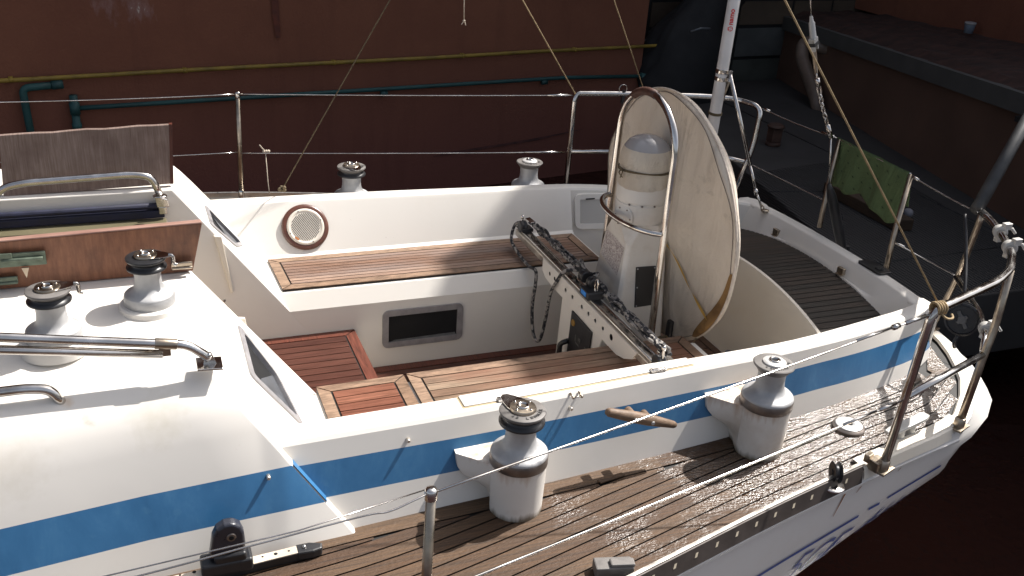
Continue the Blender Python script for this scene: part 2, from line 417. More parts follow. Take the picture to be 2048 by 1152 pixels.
# hull
HD = [(-2.6,1.5),(-1.,1.35),(.2,.97),(.9,.73),(1.4,.53),(1.8,.37),(2.4,.30)]
def hull_y(x, z):
    D = ip(x, HD)
    B = yr(x) if x < 1.74 else 1.19-.10*(x-1.74)
    q = min(1, abs(z)/D); return B*(1-q**4)**.25
def hull_sections(s_):
    rows = []
    xs = [-2.6+i*.15 for i in range(30)]; xs = [x for x in xs if x <= 1.74]+[1.74]
    zs = [0, -.03, -.08, -.15, -.22, -.3, -.38, -.47, -.58, -.7, -.85, -1.0, -1.2, -1.4]
    for x in xs:
        D = ip(x, HD)
        rows.append([(x, s_*hull_y(x, -D*k), -D*k-.001) for k in [0,.03,.08,.15,.25,.35,.45,.55,.65,.75,.85,.92,.97,.99,1.]])
    return rows
h = MB()
EDGE = [(1.74,1.19),(1.83,1.135),(1.955,1.037),(2.05,.94),(2.105,.86),(2.17,.75),(2.216,.647),(2.252,.489),(2.27,.25),(2.275,0)]
for s_ in (1, -1):
    rows = hull_sections(s_); h.grid(rows, 0, True)
    # transom: upper edge follows the deck edge, lower edge pushed aft
    K = [0,.03,.08,.15,.25,.35,.45,.55,.65,.75,.85,.92,.97,.99,1.]
    rws = [rows[-1]]
    for q_, (x, y) in enumerate(EDGE[1:]):
        r_ = []; bl = min(1, (q_+1)/2.5)
        for k in K:
            z = -.39*k; a4 = (1-k**4)**.25
            push = .17*k/.30 if k < .30 else .17-.55*(k-.30)
            fy = 1 if k < .30 else max(0, 1-.75*(k-.30)/.7)
            if k >= 1: fy = 0
            r_.append((x+push*(bl if y > .3 else .6*bl+.0), s_*y*(a4*(1-bl)+min(fy, a4 if k > .97 else 1)*bl), z))
        rws.append(r_)
    h.grid(rws, 0, True)
hull = h.build('hull', [mGelHull], boat, merge=True, sharp=38)

# hull registration lettering, both chalky strokes and characters
def hull_pt(x, z, out=.002): return Vector((x, -hull_y(x, z)-out, z))
lt = MB()
def hull_text(txt, x0, z0, size, shear=.35):
    vs, fs = text_mesh(txt, size, .0, .0)
    lt.add([hull_pt(x0+v.x+v.y*shear, z0+v.y, .004) for v in vs], fs, 0, False)
hull_text('5GE', 1.03, -.372, .165, .8)
hull_text('ALU', 1.42, -.330, .135, .8)
def hull_line(xa, za, xb, zb, t=.008):
    n = 12; rows = [[hull_pt(xa+(xb-xa)*i/n, za+(zb-za)*i/n+d, .004) for d in (-t, t)] for i in range(n+1)]
    lt.grid(rows, 0, False)
hull_line(.60, -.262, 1.25, -.207, .006); hull_line(1.40, -.186, 1.69, -.145, .005); hull_line(1.30,-.197,1.36,-.195,.006)
lt.build('registration_lettering', mBlueLet, hull)
# rust weeps under the rail
mRust = paint('rust', (.24,.085,.025), .9, .4, 20)
for x0, l in ((1.14,.11),(1.24,.05),(1.46,.04),(.93,.03)):
    n = 6; ru = MB(); ru.grid([[hull_pt(x0-.012*i/n*4+d*(1-i/n*.7), -.032-l*i/n, .003) for d in (-.005,.005)] for i in range(n+1)], 0, False); ru.build('rust_streak', mRust, hull)
# moulded hull to deck joint lip
jl = MB()
for s_ in (1, -1):
    xs = [-2.6+i*.1 for i in range(44)]; xs = [x for x in xs if x < 1.74]+[1.74]
    jl.grid([[(x, s_*(yr(x)+a), b) for a, b in ((-.01,-.004),(.002,-.004),(.010,-.032),(.015,-.036),(.013,-.048),(-.004,-.056))] for x in xs], 0, False)
    jl.grid([[(x*1.0+a, s_*(y+a*.5), b) for a, b in ((-.01,.008),(.012,.006),(.014,-.006),(.004,-.022),(-.01,-.022))] for x, y in EDGE], 0, False)
jl.build('hull_deck_joint', mGelHull, hull, sharp=30)

# side decks ---------------------------------------------------------------
dk = MB()
for s_ in (1, -1):
    dk.grid([[(x, s_*(yj(x)-.03 if x < 2.0 else .66), -.006), (x, s_*ip(x, RAIL), -.006)] for x in [-2.6+.1*i for i in range(44)] if x < 1.74]+[[(1.74, s_*(yj(1.74)-.03), -.006),(1.74, s_*1.19, -.006)],[(1.955, s_*.74, -.006),(1.955, s_*1.037, -.006)],[(2.05, s_*.60, -.006),(2.10, s_*.86, -.006)]], 1, False)
    dk.grid([[(2.05, s_*.0, -.006),(2.275, 0, -.006)],[(2.05, s_*.25, -.006),(2.27, s_*.25, -.006)],[(2.05, s_*.5, -.006),(2.25, s_*.5, -.006)],[(2.05, s_*.60, -.006),(2.105, s_*.86, -.006)]], 1, False)
WPL = .0475
xs = [-2.0+i*.05 for i in range(90)]
AFT = [(0,2.245),(.489,2.222),(.647,2.185),(.86,2.075),(1.037,1.925),(1.19,1.71),(1.3,1.55)]
for s_ in (1, -1):
    for k in range(14):
        g0 = .028+WPL*k+.0027; g1 = .028+WPL*(k+1)-.0027
        run = []; stop = False
        for x in xs:
            e = yr(x) if x < 1.74 else 1.19-.6*(x-1.74)
            a = e-g0; b = e-g1
            inner = yj(x)+.062 if x < 2.0 else 0
            if b < inner: b = inner
            if a-b < .004: 
                if len(run) > 1: dk.grid([[(q[0], s_*q[1], 0), (q[0], s_*q[2], 0)] for q in run], 0, False)
                run = []; continue
            lim = ip((a+b)/2, AFT)
            if x > lim-.05: break
            run.append((x, a, b))
        # butt joints: split a run in two islands
        if len(run) > 3:
            c = random.randrange(8, len(run)-4) if len(run) > 16 else len(run)
            for seg in ([run[:c+1], run[c:]] if c < len(run) else [run]):
                if len(seg) > 1: dk.grid([[(q[0]+(.002 if (i == 0) else 0), s_*q[1], 0), (q[0]+(.002 if i == 0 else 0), s_*q[2], 0)] for i, q in enumerate(seg)], 0, False)
    # margin board beside the coaming
    mr = [x for x in xs if x < 1.95]
    for i0 in range(0, len(mr)-1, 17):
        seg = mr[i0:i0+18]
        dk.grid([[(x, s_*(yj(x)-.02), .0006), (x, s_*(yj(x)+.058), .0006)] for x in seg], 0, False)
    # aft margin
    am = [(1.95,.80),(2.06,.68),(2.12,.5),(2.14,.2),(2.14,0)]
    dk.grid([[(x, s_*y, 0.0008), (ip(y*1.12+.02, AFT)-.06, s_*min(y*1.12+.02, 1.0), 0.0008)] for x, y in am], 0, False)
deck = dk.build('side_deck', [mDeck, mCaulk], boat, fixn=False, label='wet brown teak side deck with dark caulked seams')
# normals up
me = deck.data
bm = bmesh.new(); bm.from_mesh(me)
for f in bm.faces:
    if f.normal.z < 0: f.normal_flip()
bm.to_mesh(me); bm.free()

# toe rail: alloy strip, slots painted as pale sunlit plates
for s_ in (1, -1):
    t = MB(); n = 0
    x = -2.0
    P = lambda x, o: (x, s_*(yr(x)+o))
    xs2 = [q for q in [-2.0+.0425*i for i in range(200)] if q <= 1.22]
    t.grid([[(x, s_*(yr(x)+o), z) for o, z in ((-.003,.036),(.006,.033),(.0165,-.024),(.0175,-.028),(.010,-.031))] for x in xs2], 1, False)
    for q in range(1, len(xs2)-1, 2):
        x = xs2[q]; Y = yr(x)+.0108; d = (yr(x+.02)-yr(x-.02))/.04
        t.add([(x-.006, s_*(Y+.0022-.006*d), .000),(x+.004, s_*(Y+.0022+.004*d), .000),(x+.010, s_*(Y-.0018+.01*d), .016),(x+.000, s_*(Y-.0018), .016)], [(0,1,2,3)], 2, False)
    t.grid([[(x, s_*(yr(x)+o), z) for o, z in ((.001,.035),(.002,.0385),(-.002,.041),(-.009,.041),(-.011,.038),(-.010,.034),(-.008,.006))] for x in xs2], 0, False)
    t.grid([[(x, s_*(yr(x)+o), z) for o, z in ((-.008,.0065),(-.020,.0065),(-.020,.0045))] for x in xs2], 0, False)
    t.build('toe_rail', [mRail, mRailDark, mRailPale], boat, sharp=30)
    # cream moulded edge abaft the toe rail
    c = MB(); ce = [(1.20, yr(1.20)),(1.3, yr(1.3)),(1.45, yr(1.45)),(1.6, yr(1.6)),(1.70,1.19),(1.76,1.165)]
    c.grid([[(x, s_*(y+.015), -.022), (x, s_*(y+.004), .014), (x, s_*(y-.004), .018), (x, s_*(y-.055-.0*(x)), .016), (x, s_*(y-.062), .002)] for x, y in ce], 0, False)
    c.grid([[(x+.0, s_*(y), .004), (x-.004, s_*(y-.004), .014), (x-.036, s_*(y-.03), .013), (x-.040, s_*(y-.034), .002)] for x, y in EDGE], 0, False)
    c.build('stern_edge_moulding', mGelCream, boat, sharp=35)

# ------------------------------------------------------------------ cabin trunk + raked bulkhead
mMould = [mGel, mBlue, mGelCream]
def cab_profile(x):
    k = ip(x, [(-2.2,.13),(-1.4,.07),(-1.0,.023),(-.5,0)]) if x < -.5 else 0
    k = max(0, k)
    def side(z): return 1.127-.108*(z/.33)
    return [(side(0)+k,0),(side(.105)+k,.105),(side(.222)+k,.222),(1.019+k*.9,.33),(.998+k*.8,.385),(.972+k*.7,.428),(.932+k*.6,.465),(.88+k*.5,.492),(.82+k*.4,.514),(.74+k*.3,.53),(.60,.545),(.48,.552),(RY,.555),(RY,.50),(RY,-.45)]
def bulk_outline():
    return cab_profile(-.5)
for s_ in (1, -1):
    m = MB(); rows = []
    for x in (-2.3,-1.9,-1.6,-1.4,-1.2,-1.05):
        rows.append([(x, s_*y, z) for y, z in cab_profile(x)])
    end = [(bulk_x(y, z), s_*y, z) for y, z in bulk_outline()]
    rows.append([((rows[-1][i][0]+end[i][0])/2, (rows[-1][i][1]+end[i][1])/2, end[i][2]) for i in range(len(end))])
    rows.append(end)
    n = len(end)
    for i in range(len(rows)-1):
        for j in range(n-1):
            m.add([rows[i][j], rows[i][j+1], rows[i+1][j+1], rows[i+1][j]], [(0,1,2,3)], 1 if j == 1 else 0, True)
    # bulkhead face with portlight hole, in (y,z)
    out = [(y, z) for y, z in bulk_outline()]
    # window opening: rounded quadrilateral
    W = [(.480,.350),(.560,.215),(.74,.150),(.735,.325)]
    W = [Vector((a, b, 0)) for a, b in [(.455,.365),(.545,.225),(.745,.145),(.735,.340)]]
    def rquad(Q, r_, n_=4):
        o_ = []
        for i in range(4):
            p = Q[i]; a = (Q[i-1]-p).normalized()*r_; b = (Q[(i+1) % 4]-p).normalized()*r_
            for k in range(n_+1):
                t = k/n_; o_.append((p+a)*(1-t)**2+p*2*t*(1-t)+(p+b)*t*t)
        return o_
    win = rquad(W, .022); cen = sum(W, Vector())/4
    # shrink = opening inside the frame
    hole = [cen+(p-cen)*.93 for p in win]
    poly = [[Vector((y, z, 0)) for y, z in out], hole]
    tri = tessellate_polygon(poly); allp = poly[0]+poly[1]
    P3 = [(bulk_x(p.x, p.y), s_*p.x, p.y) for p in allp]
    # stripe part separately coloured by height: split triangles by centroid is coarse, so lay a thin coloured strip
    m.add(P3, [tuple(t_) for t_ in tri], 0, False)
    trunk = m.build('cabin_trunk', mMould, boat, merge=True, bevel=.007, seg=3, ang=28)
    st = MB()
    sq = [(1.127-.108*(.105/.33)+.0, .105), (1.127-.108*(.222/.33)+.0, .222), (.99,.222),(.99,.105)]
    st.slab([(bulk_x(y, z)+.0005, s_*y, z) for y, z in sq], (.8,0,.6), .0018)
    st.build('stripe_return', mBlue, trunk)
    # portlight: frame ring, deep reveal, black sheet for the interior shade
    nv = Vector((.8017, 0, .5977))
    def P(p, d): return Vector((bulk_x(p.x, p.y), s_*p.x, p.y))+nv*d
    f = MB(); N = len(win); o_out = [cen+(p-cen)*1.06 for p in win]; o_in = [cen+(p-cen)*.86 for p in win]
    f.grid([[P(q, -.002), P(q, .006), P(q2, .007), P(q2, -.009)] for q, q2 in zip(o_out+[o_out[0]], o_in+[o_in[0]])], 0, False)
    fr = f.build('window', mFrame, trunk, sharp=30, label='grey framed portlight in the raked bulkhead, pane tilted open')
    d = MB(); d.add([P(p, -.008) for p in o_in], [tuple(range(N))], 0, False); d.build('opening_shade', mVoid, fr)
    g = MB(); q0, q1 = o_in[int(N*.30)], o_in[int(N*.72)]
    e0 = Vector((.735,.155,0)); e1 = Vector((.728,.315,0)); f0 = Vector((.60,.215,0))
    g.slab([P(Vector((.712,.172,0)), -.0065), P(Vector((.706,.300,0)), -.0065), P(Vector((.668,.29,0)), -.0065), P(Vector((.565,.235,0)), -.0065)], nv, .003)
    g.build('pane', paint('tilted_pane', (.07,.075,.085), .4, .35, 30), fr)

# forward cabin top bridging far left (off frame) and companionway sliding hatch
cb = MB()
cb.box((-2.15, 0, .50), (.3, .76, .12)); cb.build('cabin_roof', mGel, boat, bevel=.01)
sh = MB(); sh.box((-1.42, 0, .440), (1.05, .70, .022), 0)
hatch = sh.build('sliding_hatch', mOlive, boat, bevel=.004, label='smoked olive sliding companionway hatch')
nb = MB(); nb.box((-1.42, .352, .470), (1.04, .03, .030), 0); nb.tube([(-1.94,.345,.503),(-.9,.345,.503)], .012)
nb.build('hatch_runner', mNavy, hatch, bevel=.004)
bk = MB(); bk.slab([(-.925,.33,.50),(-.88,.33,.50),(-.885,.33,.53),(-.93,.33,.545)], (0,1,0), .035); bk.box((-.905,.345,.487), (.03,.03,.03))
bk.build('hatch_stop', mSteel, hatch, bevel=.003)
for xx in (-1.28, -1.22):
    k = MB(); k.tube([(xx,-.30,.41),(xx,-.30,.615)], .006); k.sphere((xx,-.30,.615), .011); k.build('hatch_knob', mSteel, hatch)
# lower companionway bulkhead and slots
lb = MB(); lb.box((-1.0, 0, -.02), (.04, .74, .88)); lb.build('companionway_bulkhead', mGelCream, boat, bevel=.01)
for s_ in (1, -1):
    sl = MB(); a = Vector((-.70, s_*.366, .345)); b = Vector((-.675, s_*.366, .10))
    sl.slab([(-.725,s_*RY,.355),(-.695,s_*RY,.35),(-.662,s_*RY,.10),(-.672,s_*RY,.095)], (0,-s_,0), .012)
    sl.build('washboard_channel', mGelCream, boat, bevel=.003)
    sc = MB(); sc.lathe([(.005,0),(.005,.003),(.002,.004)], (-.70, s_*(RY-.0), .062), 10, rot=Matrix.Rotation(R(90*s_), 3, 'X')); sc.build('screw', mAluDark, boat)
# ------------------------------------------------------------------ cockpit mouldings
def sec(x, s_, kind):
    zt_ = zt(x); o0 = yj(x); o1 = yo(x); i1 = yi(x)
    fr = ip(x, [(-.8,.62),(.7,.65),(1.3,.68),(2.,.79)]); fu = ip(x, [(-.8,.25),(.7,.29),(1.3,.29),(2.,.35)])
    pts = [(o0,0),(o0+(o1-o0)*(1-fr), zt_*(1-fr)),(o0+(o1-o0)*(1-fu), zt_*(1-fu)),(o1+.003, zt_-.013),(o1-.006, zt_-.002),(o1-.018, zt_),(i1+.014, zt_),(i1+.004,zt_-.003),(i1-.004, zt_-.013)]
    if kind == 'seat':
        pts += [(.768+.012,.066),(.755,.050),(.43,.050),(.415,.044),(RY,-.022),(RY-.0,-.034),(RY,-.46)]
    else:
        b = i1-.05 if x < 1.5 else i1-.035
        pts += [(b,.06),(b-.004,.0),(b-.006,-.1),(b-.008,-.2),(b-.01,-.28),(b-.012,-.31),(b-.012,-.46)]
    return [(x, s_*y, z) for y, z in pts]
for s_ in (1, -1):
    m = MB()
    rows = [sec(x, s_, 'seat') for x in (-.2,-.1,.16,.4,.6,.8,.95,1.06)]
    rows = [[(max(p[0], bulk_x(p[1], p[2])+.004*(k+1)), p[1], p[2]) for p in r_] for k, r_ in enumerate(rows)]
    rows.insert(0, [(bulk_x(p[1], p[2])-.006, s_*(abs(p[1])), p[2]) for p in sec(-.55, s_, 'seat')])
    for i in range(len(rows)-1):
        for j in range(len(rows[0])-1):
            m.add([rows[i][j], rows[i][j+1], rows[i+1][j+1], rows[i+1][j]], [(0,1,2,3)], 1 if j == 1 else 0, True)
    end = rows[-1][8:]; 
    aft = [sec(x, s_, 'aft') for x in (1.06,1.12,1.2,1.3,1.4,1.5,1.6,1.7,1.8,1.88,1.95,2.0,2.04)]
    for i in range(len(aft)-1):
        for j in range(len(aft[0])-1):
            m.add([aft[i][j], aft[i][j+1], aft[i+1][j+1], aft[i+1][j]], [(0,1,2,3)], 1 if j == 1 else 0, True)
    # vertical seat end
    cap = rows[-1][8:]+[tuple(p) for p in reversed(aft[0][8:])]
    pl = [Vector((p[1], p[2], 0)) for p in cap]
    for t_ in tessellate_polygon([pl]): m.add([cap[i] for i in t_], [(0,1,2)], 0, False)
    co = m.build('coaming', mMould, boat, merge=True, sharp=19, label=None)
    tag(co, ('near' if s_ < 0 else 'far')+' side white cockpit coaming with moulded bench')
# transom coaming
def zdk(y): return .150-.10*(y/.7)**2
m = MB(); rows = []
YS = [-.70,-.66,-.62,-.56,-.5,-.4,-.3,-.2,-.1,0,.1,.2,.3,.4,.5,.56,.62,.66,.70]
for y in YS:
    q = abs(y)/.7; cx = -.03*q**3
    tz = .205+.012*(1-q*q)
    rows.append([(2.20+cx*1.5-.12*q**6, y*1.0, -.004),(2.09+cx*1.3-.03*q**6, y, .17),(2.082+cx, y, tz-.008),(2.072+cx, y, tz),(2.022+cx, y, tz),(2.012+cx, y, tz-.006),(1.985+cx*1.2, y*.985, .135),(1.962+cx*1.2, y*.97, zdk(y)+.006),(1.95+cx*1.2, y*.97, zdk(y)-.03)])
m.grid(rows, 0, True)
trc = m.build('transom_coaming', mMould, boat, sharp=55)
for s_ in (1,-1):   # rounded corner block joining coaming and transom
    pts = []
    for k in range(9):
        a = k/8*math.pi/2; pts.append((2.02+.062*math.sin(a), s_*(.625+.075*math.cos(a))))
    base = [(1.99, s_*.56)]+[(1.99, s_*.705)]+pts+[(2.08, s_*.56)]
    cr = MB(); cr.prism(base, -.002, .207); cr.build('corner_block', mGel, trc, bevel=.014, seg=4)
# aft deck teak
def planks_x(m, x0f, x1f, ys, zf, gap=.0025, mi=0, nseg=10):
    for i in range(len(ys)-1):
        a, b = ys[i]+gap, ys[i+1]-gap; c = (a+b)/2
        x0, x1 = x0f(c), x1f(c)
        m.grid([[(x0+(x1-x0)*k/nseg, a, zf(a)), (x0+(x1-x0)*k/nseg, b, zf(b))] for k in range(nseg+1)], mi, False)
ad = MB(); ys = [-.70+.035*i for i in range(41)]
fx = lambda y: 1.565+.05*(1-(y/.7)**2)
planks_x(ad, lambda y: fx(y), lambda y: 1.957-.035*(abs(y)/.7)**3, ys, lambda y: zdk(y), .0022)
ad.grid([[(fx(y), y, zdk(y)-.004), (1.965, y, zdk(y)-.004)] for y in ys], 1, False)
adk = ad.build('aft_deck', [mAft, mCaulk], boat, fixn=False, label='dark teak deck inside the transom')
bm = bmesh.new(); bm.from_mesh(adk.data)
for f in bm.faces:
    if f.normal.z < 0: f.normal_flip()
bm.to_mesh(adk.data); bm.free()
# cream helm seat front: curved wall from sole to aft deck
m = MB(); rows = []
for i in range(31):
    y = -.80+1.6*i/30; q = (y/.75)
    rows.append([(1.535+.0*q, y, -.31),(1.548, y, -.26),(fx(y)-.028, y, zdk(y)-.10),(fx(y)-.022, y, zdk(y)-.02),(fx(y)-.014, y, zdk(y)+.003),(fx(y)-.001, y, zdk(y)+.005),(fx(y)+.001, y, zdk(y)-.004)])
m.grid(rows, 0, True)
m.build('helm_seat_front', mGelCream, boat, sharp=50)
hs = MB()
for y in (.36, -.09):
    pass
for (x, y) in ((1.985,.345),(1.968,-.175)):
    hh = MB(); hh.box((x, y, zdk(y)+.025), (.018,.040,.03)); hh.box((x-.008, y, zdk(y)+.008), (.02,.036,.006)); hh.build('hinge', mRustSteel, trc, bevel=.002)

# teak panels helper: frame boards + lengthwise planks over caulk
def panel(name, quad, z, bw, n, mats, t=.010, gap=.0038, label=None, parent=boat, sides=(1,1,1,1), mm=.0):
    """quad: (x0,y0) (x1,y0) (x1,y1) (x0,y1) corners a,b,c,d ; planks run a->b"""
    a, b, c, d = [Vector((p[0], p[1], 0)) for p in quad]
    m = MB(); m.prism([a, b, c, d], z-.03, z-.004, 2)
    def P(u, v): return (a*(1-u)+b*u)*(1-v)+(d*(1-u)+c*u)*v
    L = ((b-a).length+(c-d).length)/2; W_ = ((d-a).length+(c-b).length)/2
    du, dv = bw/L, bw/W_; gu, gv = gap/L, gap/W_
    u0, u1, v0, v1 = du*sides[0], 1-du*sides[1], dv*sides[2], 1-dv*sides[3]
    def q(p4, mi): 
        m.prism([P(*p) for p in p4], z-.006, z, mi)
    if sides[2]: q([(0,0),(1,0),(1-du*sides[1]-gu*0, dv-gv),(du*sides[0], dv-gv)], 1)
    if sides[3]: q([(du*sides[0],1-dv+gv),(1-du*sides[1],1-dv+gv),(1,1),(0,1)], 1)
    if sides[0]: q([(0,gv*2),(du-gu,dv),(du-gu,1-dv),(0,1-gv*2)], 1)
    if sides[1]: q([(1-du+gu,dv),(1,gv*2),(1,1-gv*2),(1-du+gu,1-dv)], 1)
    for i in range(n):
        va = v0+(v1-v0)*i/n+gv*.6; vb = v0+(v1-v0)*(i+1)/n-gv*.6
        q([(u0+gu,va),(u1-gu,va),(u1-gu,vb),(u0+gu,vb)], 0)
    return m.build(name, mats+[mCaulk], parent, label=label)
panel('seat_teak', [(-.455,.425),(1.045,.425),(1.045,.752),(-.47,.752)], .060, .045, 8, [mSeat, mSeatB], label='weathered pinkish teak slats on the far bench')
panel('locker_lid', [(-.468,-.392),(-.150,-.385),(-.150,-.75),(-.468,-.75)], .060, .045, 6, [mLid, mSeatB], label='reddish teak locker lid with pale border, near bench forward end')
panel('seat_teak', [(-.138,-.383),(1.03,-.375),(1.03,-.75),(-.138,-.75)], .060, .045, 6, [mNearSeat, mSeatB], label='sun bleached teak slats on the near bench')
# step and sole
stp = MB(); stp.box((-.58, .0, -.30), (.84, .735, .30)); stp.build('companion_step', mGelCream, boat, bevel=.006)
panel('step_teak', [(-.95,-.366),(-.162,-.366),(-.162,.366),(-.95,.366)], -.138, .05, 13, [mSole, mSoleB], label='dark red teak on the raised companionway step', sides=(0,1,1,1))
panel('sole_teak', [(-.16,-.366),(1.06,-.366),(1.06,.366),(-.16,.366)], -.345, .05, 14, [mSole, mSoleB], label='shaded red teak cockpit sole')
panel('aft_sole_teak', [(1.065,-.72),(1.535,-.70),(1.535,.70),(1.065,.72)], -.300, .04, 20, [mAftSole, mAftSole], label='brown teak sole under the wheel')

# locker lid outline on the near coaming top
for s_ in (-1,):
    ld = MB(); y0 = lambda x: s_*(yi(x)+.006); y1 = lambda x: s_*(yo(x)-.026)
    XS = [-.12+.07*i for i in range(13)]
    base = [(x, y0(x)) for x in XS]+[(x, y1(x)) for x in reversed(XS)]
    ld.prism(base, .2705, .2765)
    lid = ld.build('coaming_locker_lid', mGel, boat, bevel=.004, seg=2)
    gk = MB(); XS2 = [-.127+.071*i for i in range(13)]
    gk.grid([[(x, y0(x), .2715), (x, y1(x)+s_*.007, .2718)] for x in XS2], 0, False); gk.build('lid_gasket', paint('old_sealant', (.42,.33,.2), .7, .3), lid)
    for xx in (.58, .02):
        hg = MB(); yy = y1(xx)+s_*.001; hg.box((xx, yy, .277), (.058,.016,.007)); hg.tube([(xx-.026, yy-.004, .281),(xx+.026, yy-.004, .281)], .0035, 8)
        hg.box((xx-.024, yy+.004, .2795), (.012,.012,.004)); hg.build('hinge', mSteel, lid, bevel=.001)

# speaker on far backrest
sdir = Vector((0, -(.28-.06), (.90-.768))); sdir = Vector((0,-.846,.53)).normalized()
def on_back(x, z, s_=1):
    t = (z-.066)/(.258-.066); y = .78+(yi(x)-.004-.78)*t; return Vector((x, s_*y, z))
p = on_back(-.283, .165); q1 = on_back(-.283, .1); q2 = on_back(-.283, .23)
upv = (q2-q1).normalized(); nrm = Vector((1,0,0)).cross(upv).normalized(); 
if nrm.y > 0: nrm = -nrm
RM = Matrix((Vector((1,0,0)), upv, nrm)).transposed()
if RM.determinant() < 0: RM = Matrix((Vector((-1,0,0)), upv, nrm)).transposed()
s0 = MB(); s0.lathe([(.104,-.004),(.108,.004),(.105,.011),(.098,.014),(.088,.014),(.084,.008)], p, 48, rot=RM)
spk = s0.build('speaker', mSpkWood, boat, sharp=45, label='round loudspeaker in a dark wooden ring on the far backrest')
s1 = MB(); s1.lathe([(.084,.006),(.086,.013),(.083,.017),(.074,.018),(.070,.015)], p, 48, rot=RM); gl = s1.build('speaker_grille', mSpk, spk, sharp=50)
s2 = MB()
for i in range(-9, 10):
    off = i*.0068; hl = math.sqrt(max(0, .064**2-off**2))
    d1 = Vector((.64,.77,0)); d2 = Vector((-.77,.64,0))
    c = d2*off
    for seg_ in ((-1,1),):
        A = c-d1*hl; B = c+d1*hl; ww = d2*.0017
        s2.add([p+RM@(A-ww+Vector((0,0,.0165))), p+RM@(B-ww+Vector((0,0,.0165))), p+RM@(B+ww+Vector((0,0,.0165))), p+RM@(A+ww+Vector((0,0,.0165)))], [(0,1,2,3)], 0, False)
s2.build('grille_slots', mBlack, gl)
for a in (20,110,200,290):
    s3 = MB(); s3.lathe([(.0035,.017),(.003,.0195)], p+RM@Vector((.077*math.cos(R(a)), .077*math.sin(R(a)), 0)), 8, rot=RM); s3.build('screw', mAluDark, gl)
s4 = MB(); s4.lathe([(.010,.0165),(.009,.0185)], Vector((0,0,0)), 16); s4.xf(Matrix.Translation(p+RM@Vector((-.045,-.052,.0)))@RM.to_4x4()@Matrix.Rotation(R(-40),4,'Z')@Matrix.Diagonal((1.25,.6,1,1))); s4.build('badge', paint('orange_badge', (.42,.16,.05), .5, .1), gl)

# instrument pocket on far inner coaming aft of the bench
def ainner(x, z): return yi(x)-.004+((yi(x)-.05)-(yi(x)-.004))*(.245-z)/.19
pk = MB(); 
def frame_on(mb, x0, x1, z0, z1, wd, t, yf, s_=1, rr=.02, inner_depth=.03):
    def ring(o_):
        out_ = []
        for cx, cz, a0 in ((x1-rr, z1-rr, 0),(x0+rr, z1-rr, 90),(x0+rr, z0+rr, 180),(x1-rr, z0+rr, 270)):
            for k in range(5):
                a = R(a0+k*22.5); out_.append((cx+(rr+o_)*math.cos(a), cz+(rr+o_)*math.sin(a)))
        return out_
    A = ring(0); B = ring(-wd); rows = []
    for (a, b) in zip(A+[A[0]], B+[B[0]]):
        rows.append([(a[0], s_*(yf(*a)+.004), a[1]),(a[0], s_*(yf(*a)-t), a[1]),(b[0], s_*(yf(*b)-t), b[1]),(b[0], s_*(yf(*b)+inner_depth), b[1])])
    mb.grid(rows, 0, False); return B
yf = lambda x, z: yi(x)-.0055-.05*((zt(x)-.013)-z)/((zt(x)-.013)-.06)*(1 if z > .06 else 1)
B = frame_on(pk, 1.08, 1.27, .065, .238, .026, .010, yf, rr=.03, inner_depth=-.002)
pkf = pk.build('pocket_frame', mGel, boat, sharp=35, label='white framed clear plastic instrument pocket on far coaming')
g = MB(); g.add([(b[0], yf(*b)-.0055, b[1]) for b in B], [tuple(range(len(B)))], 0, False); g.build('pocket_window', mGlass, pkf)
g = MB(); g.box((1.16, yf(1.16,.215)-.012, .216), (.05,.006,.007)); g.build('pocket_hinge', mBlack, pkf, bevel=.001); g = MB(); g.box((1.245, yf(1.25,.085)-.016, .092), (.02,.012,.014)); g.build('pocket_catch', mBlack, pkf, bevel=.002)

# open locker in the far riser (flat black for its shade, rounded grey frame)
lk = MB(); yf2 = lambda x, z: RY-.001
B = frame_on(lk, -.036, .340, -.252, -.066, .028, .008, yf2, rr=.028, inner_depth=.0)
lkf = lk.build('locker_frame', mFrame, boat, sharp=35, label='grey rounded frame round the open locker in the far riser')
g = MB(); g.add([(b[0], RY-.003, b[1]) for b in B], [tuple(range(len(B)))], 0, False); g.build('opening_shade', mVoid, lkf)
g = MB(); g.add([(-.006, RY-.0042, -.226),(.31, RY-.0042, -.226),(.305,RY-.0042,-.211),(.02,RY-.0042,-.216)], [(0,1,2,3)], 0, False); g.build('locker_ledge', paint('locker_ledge_grey', (.11,.115,.12), .5, .3, 25), lkf)

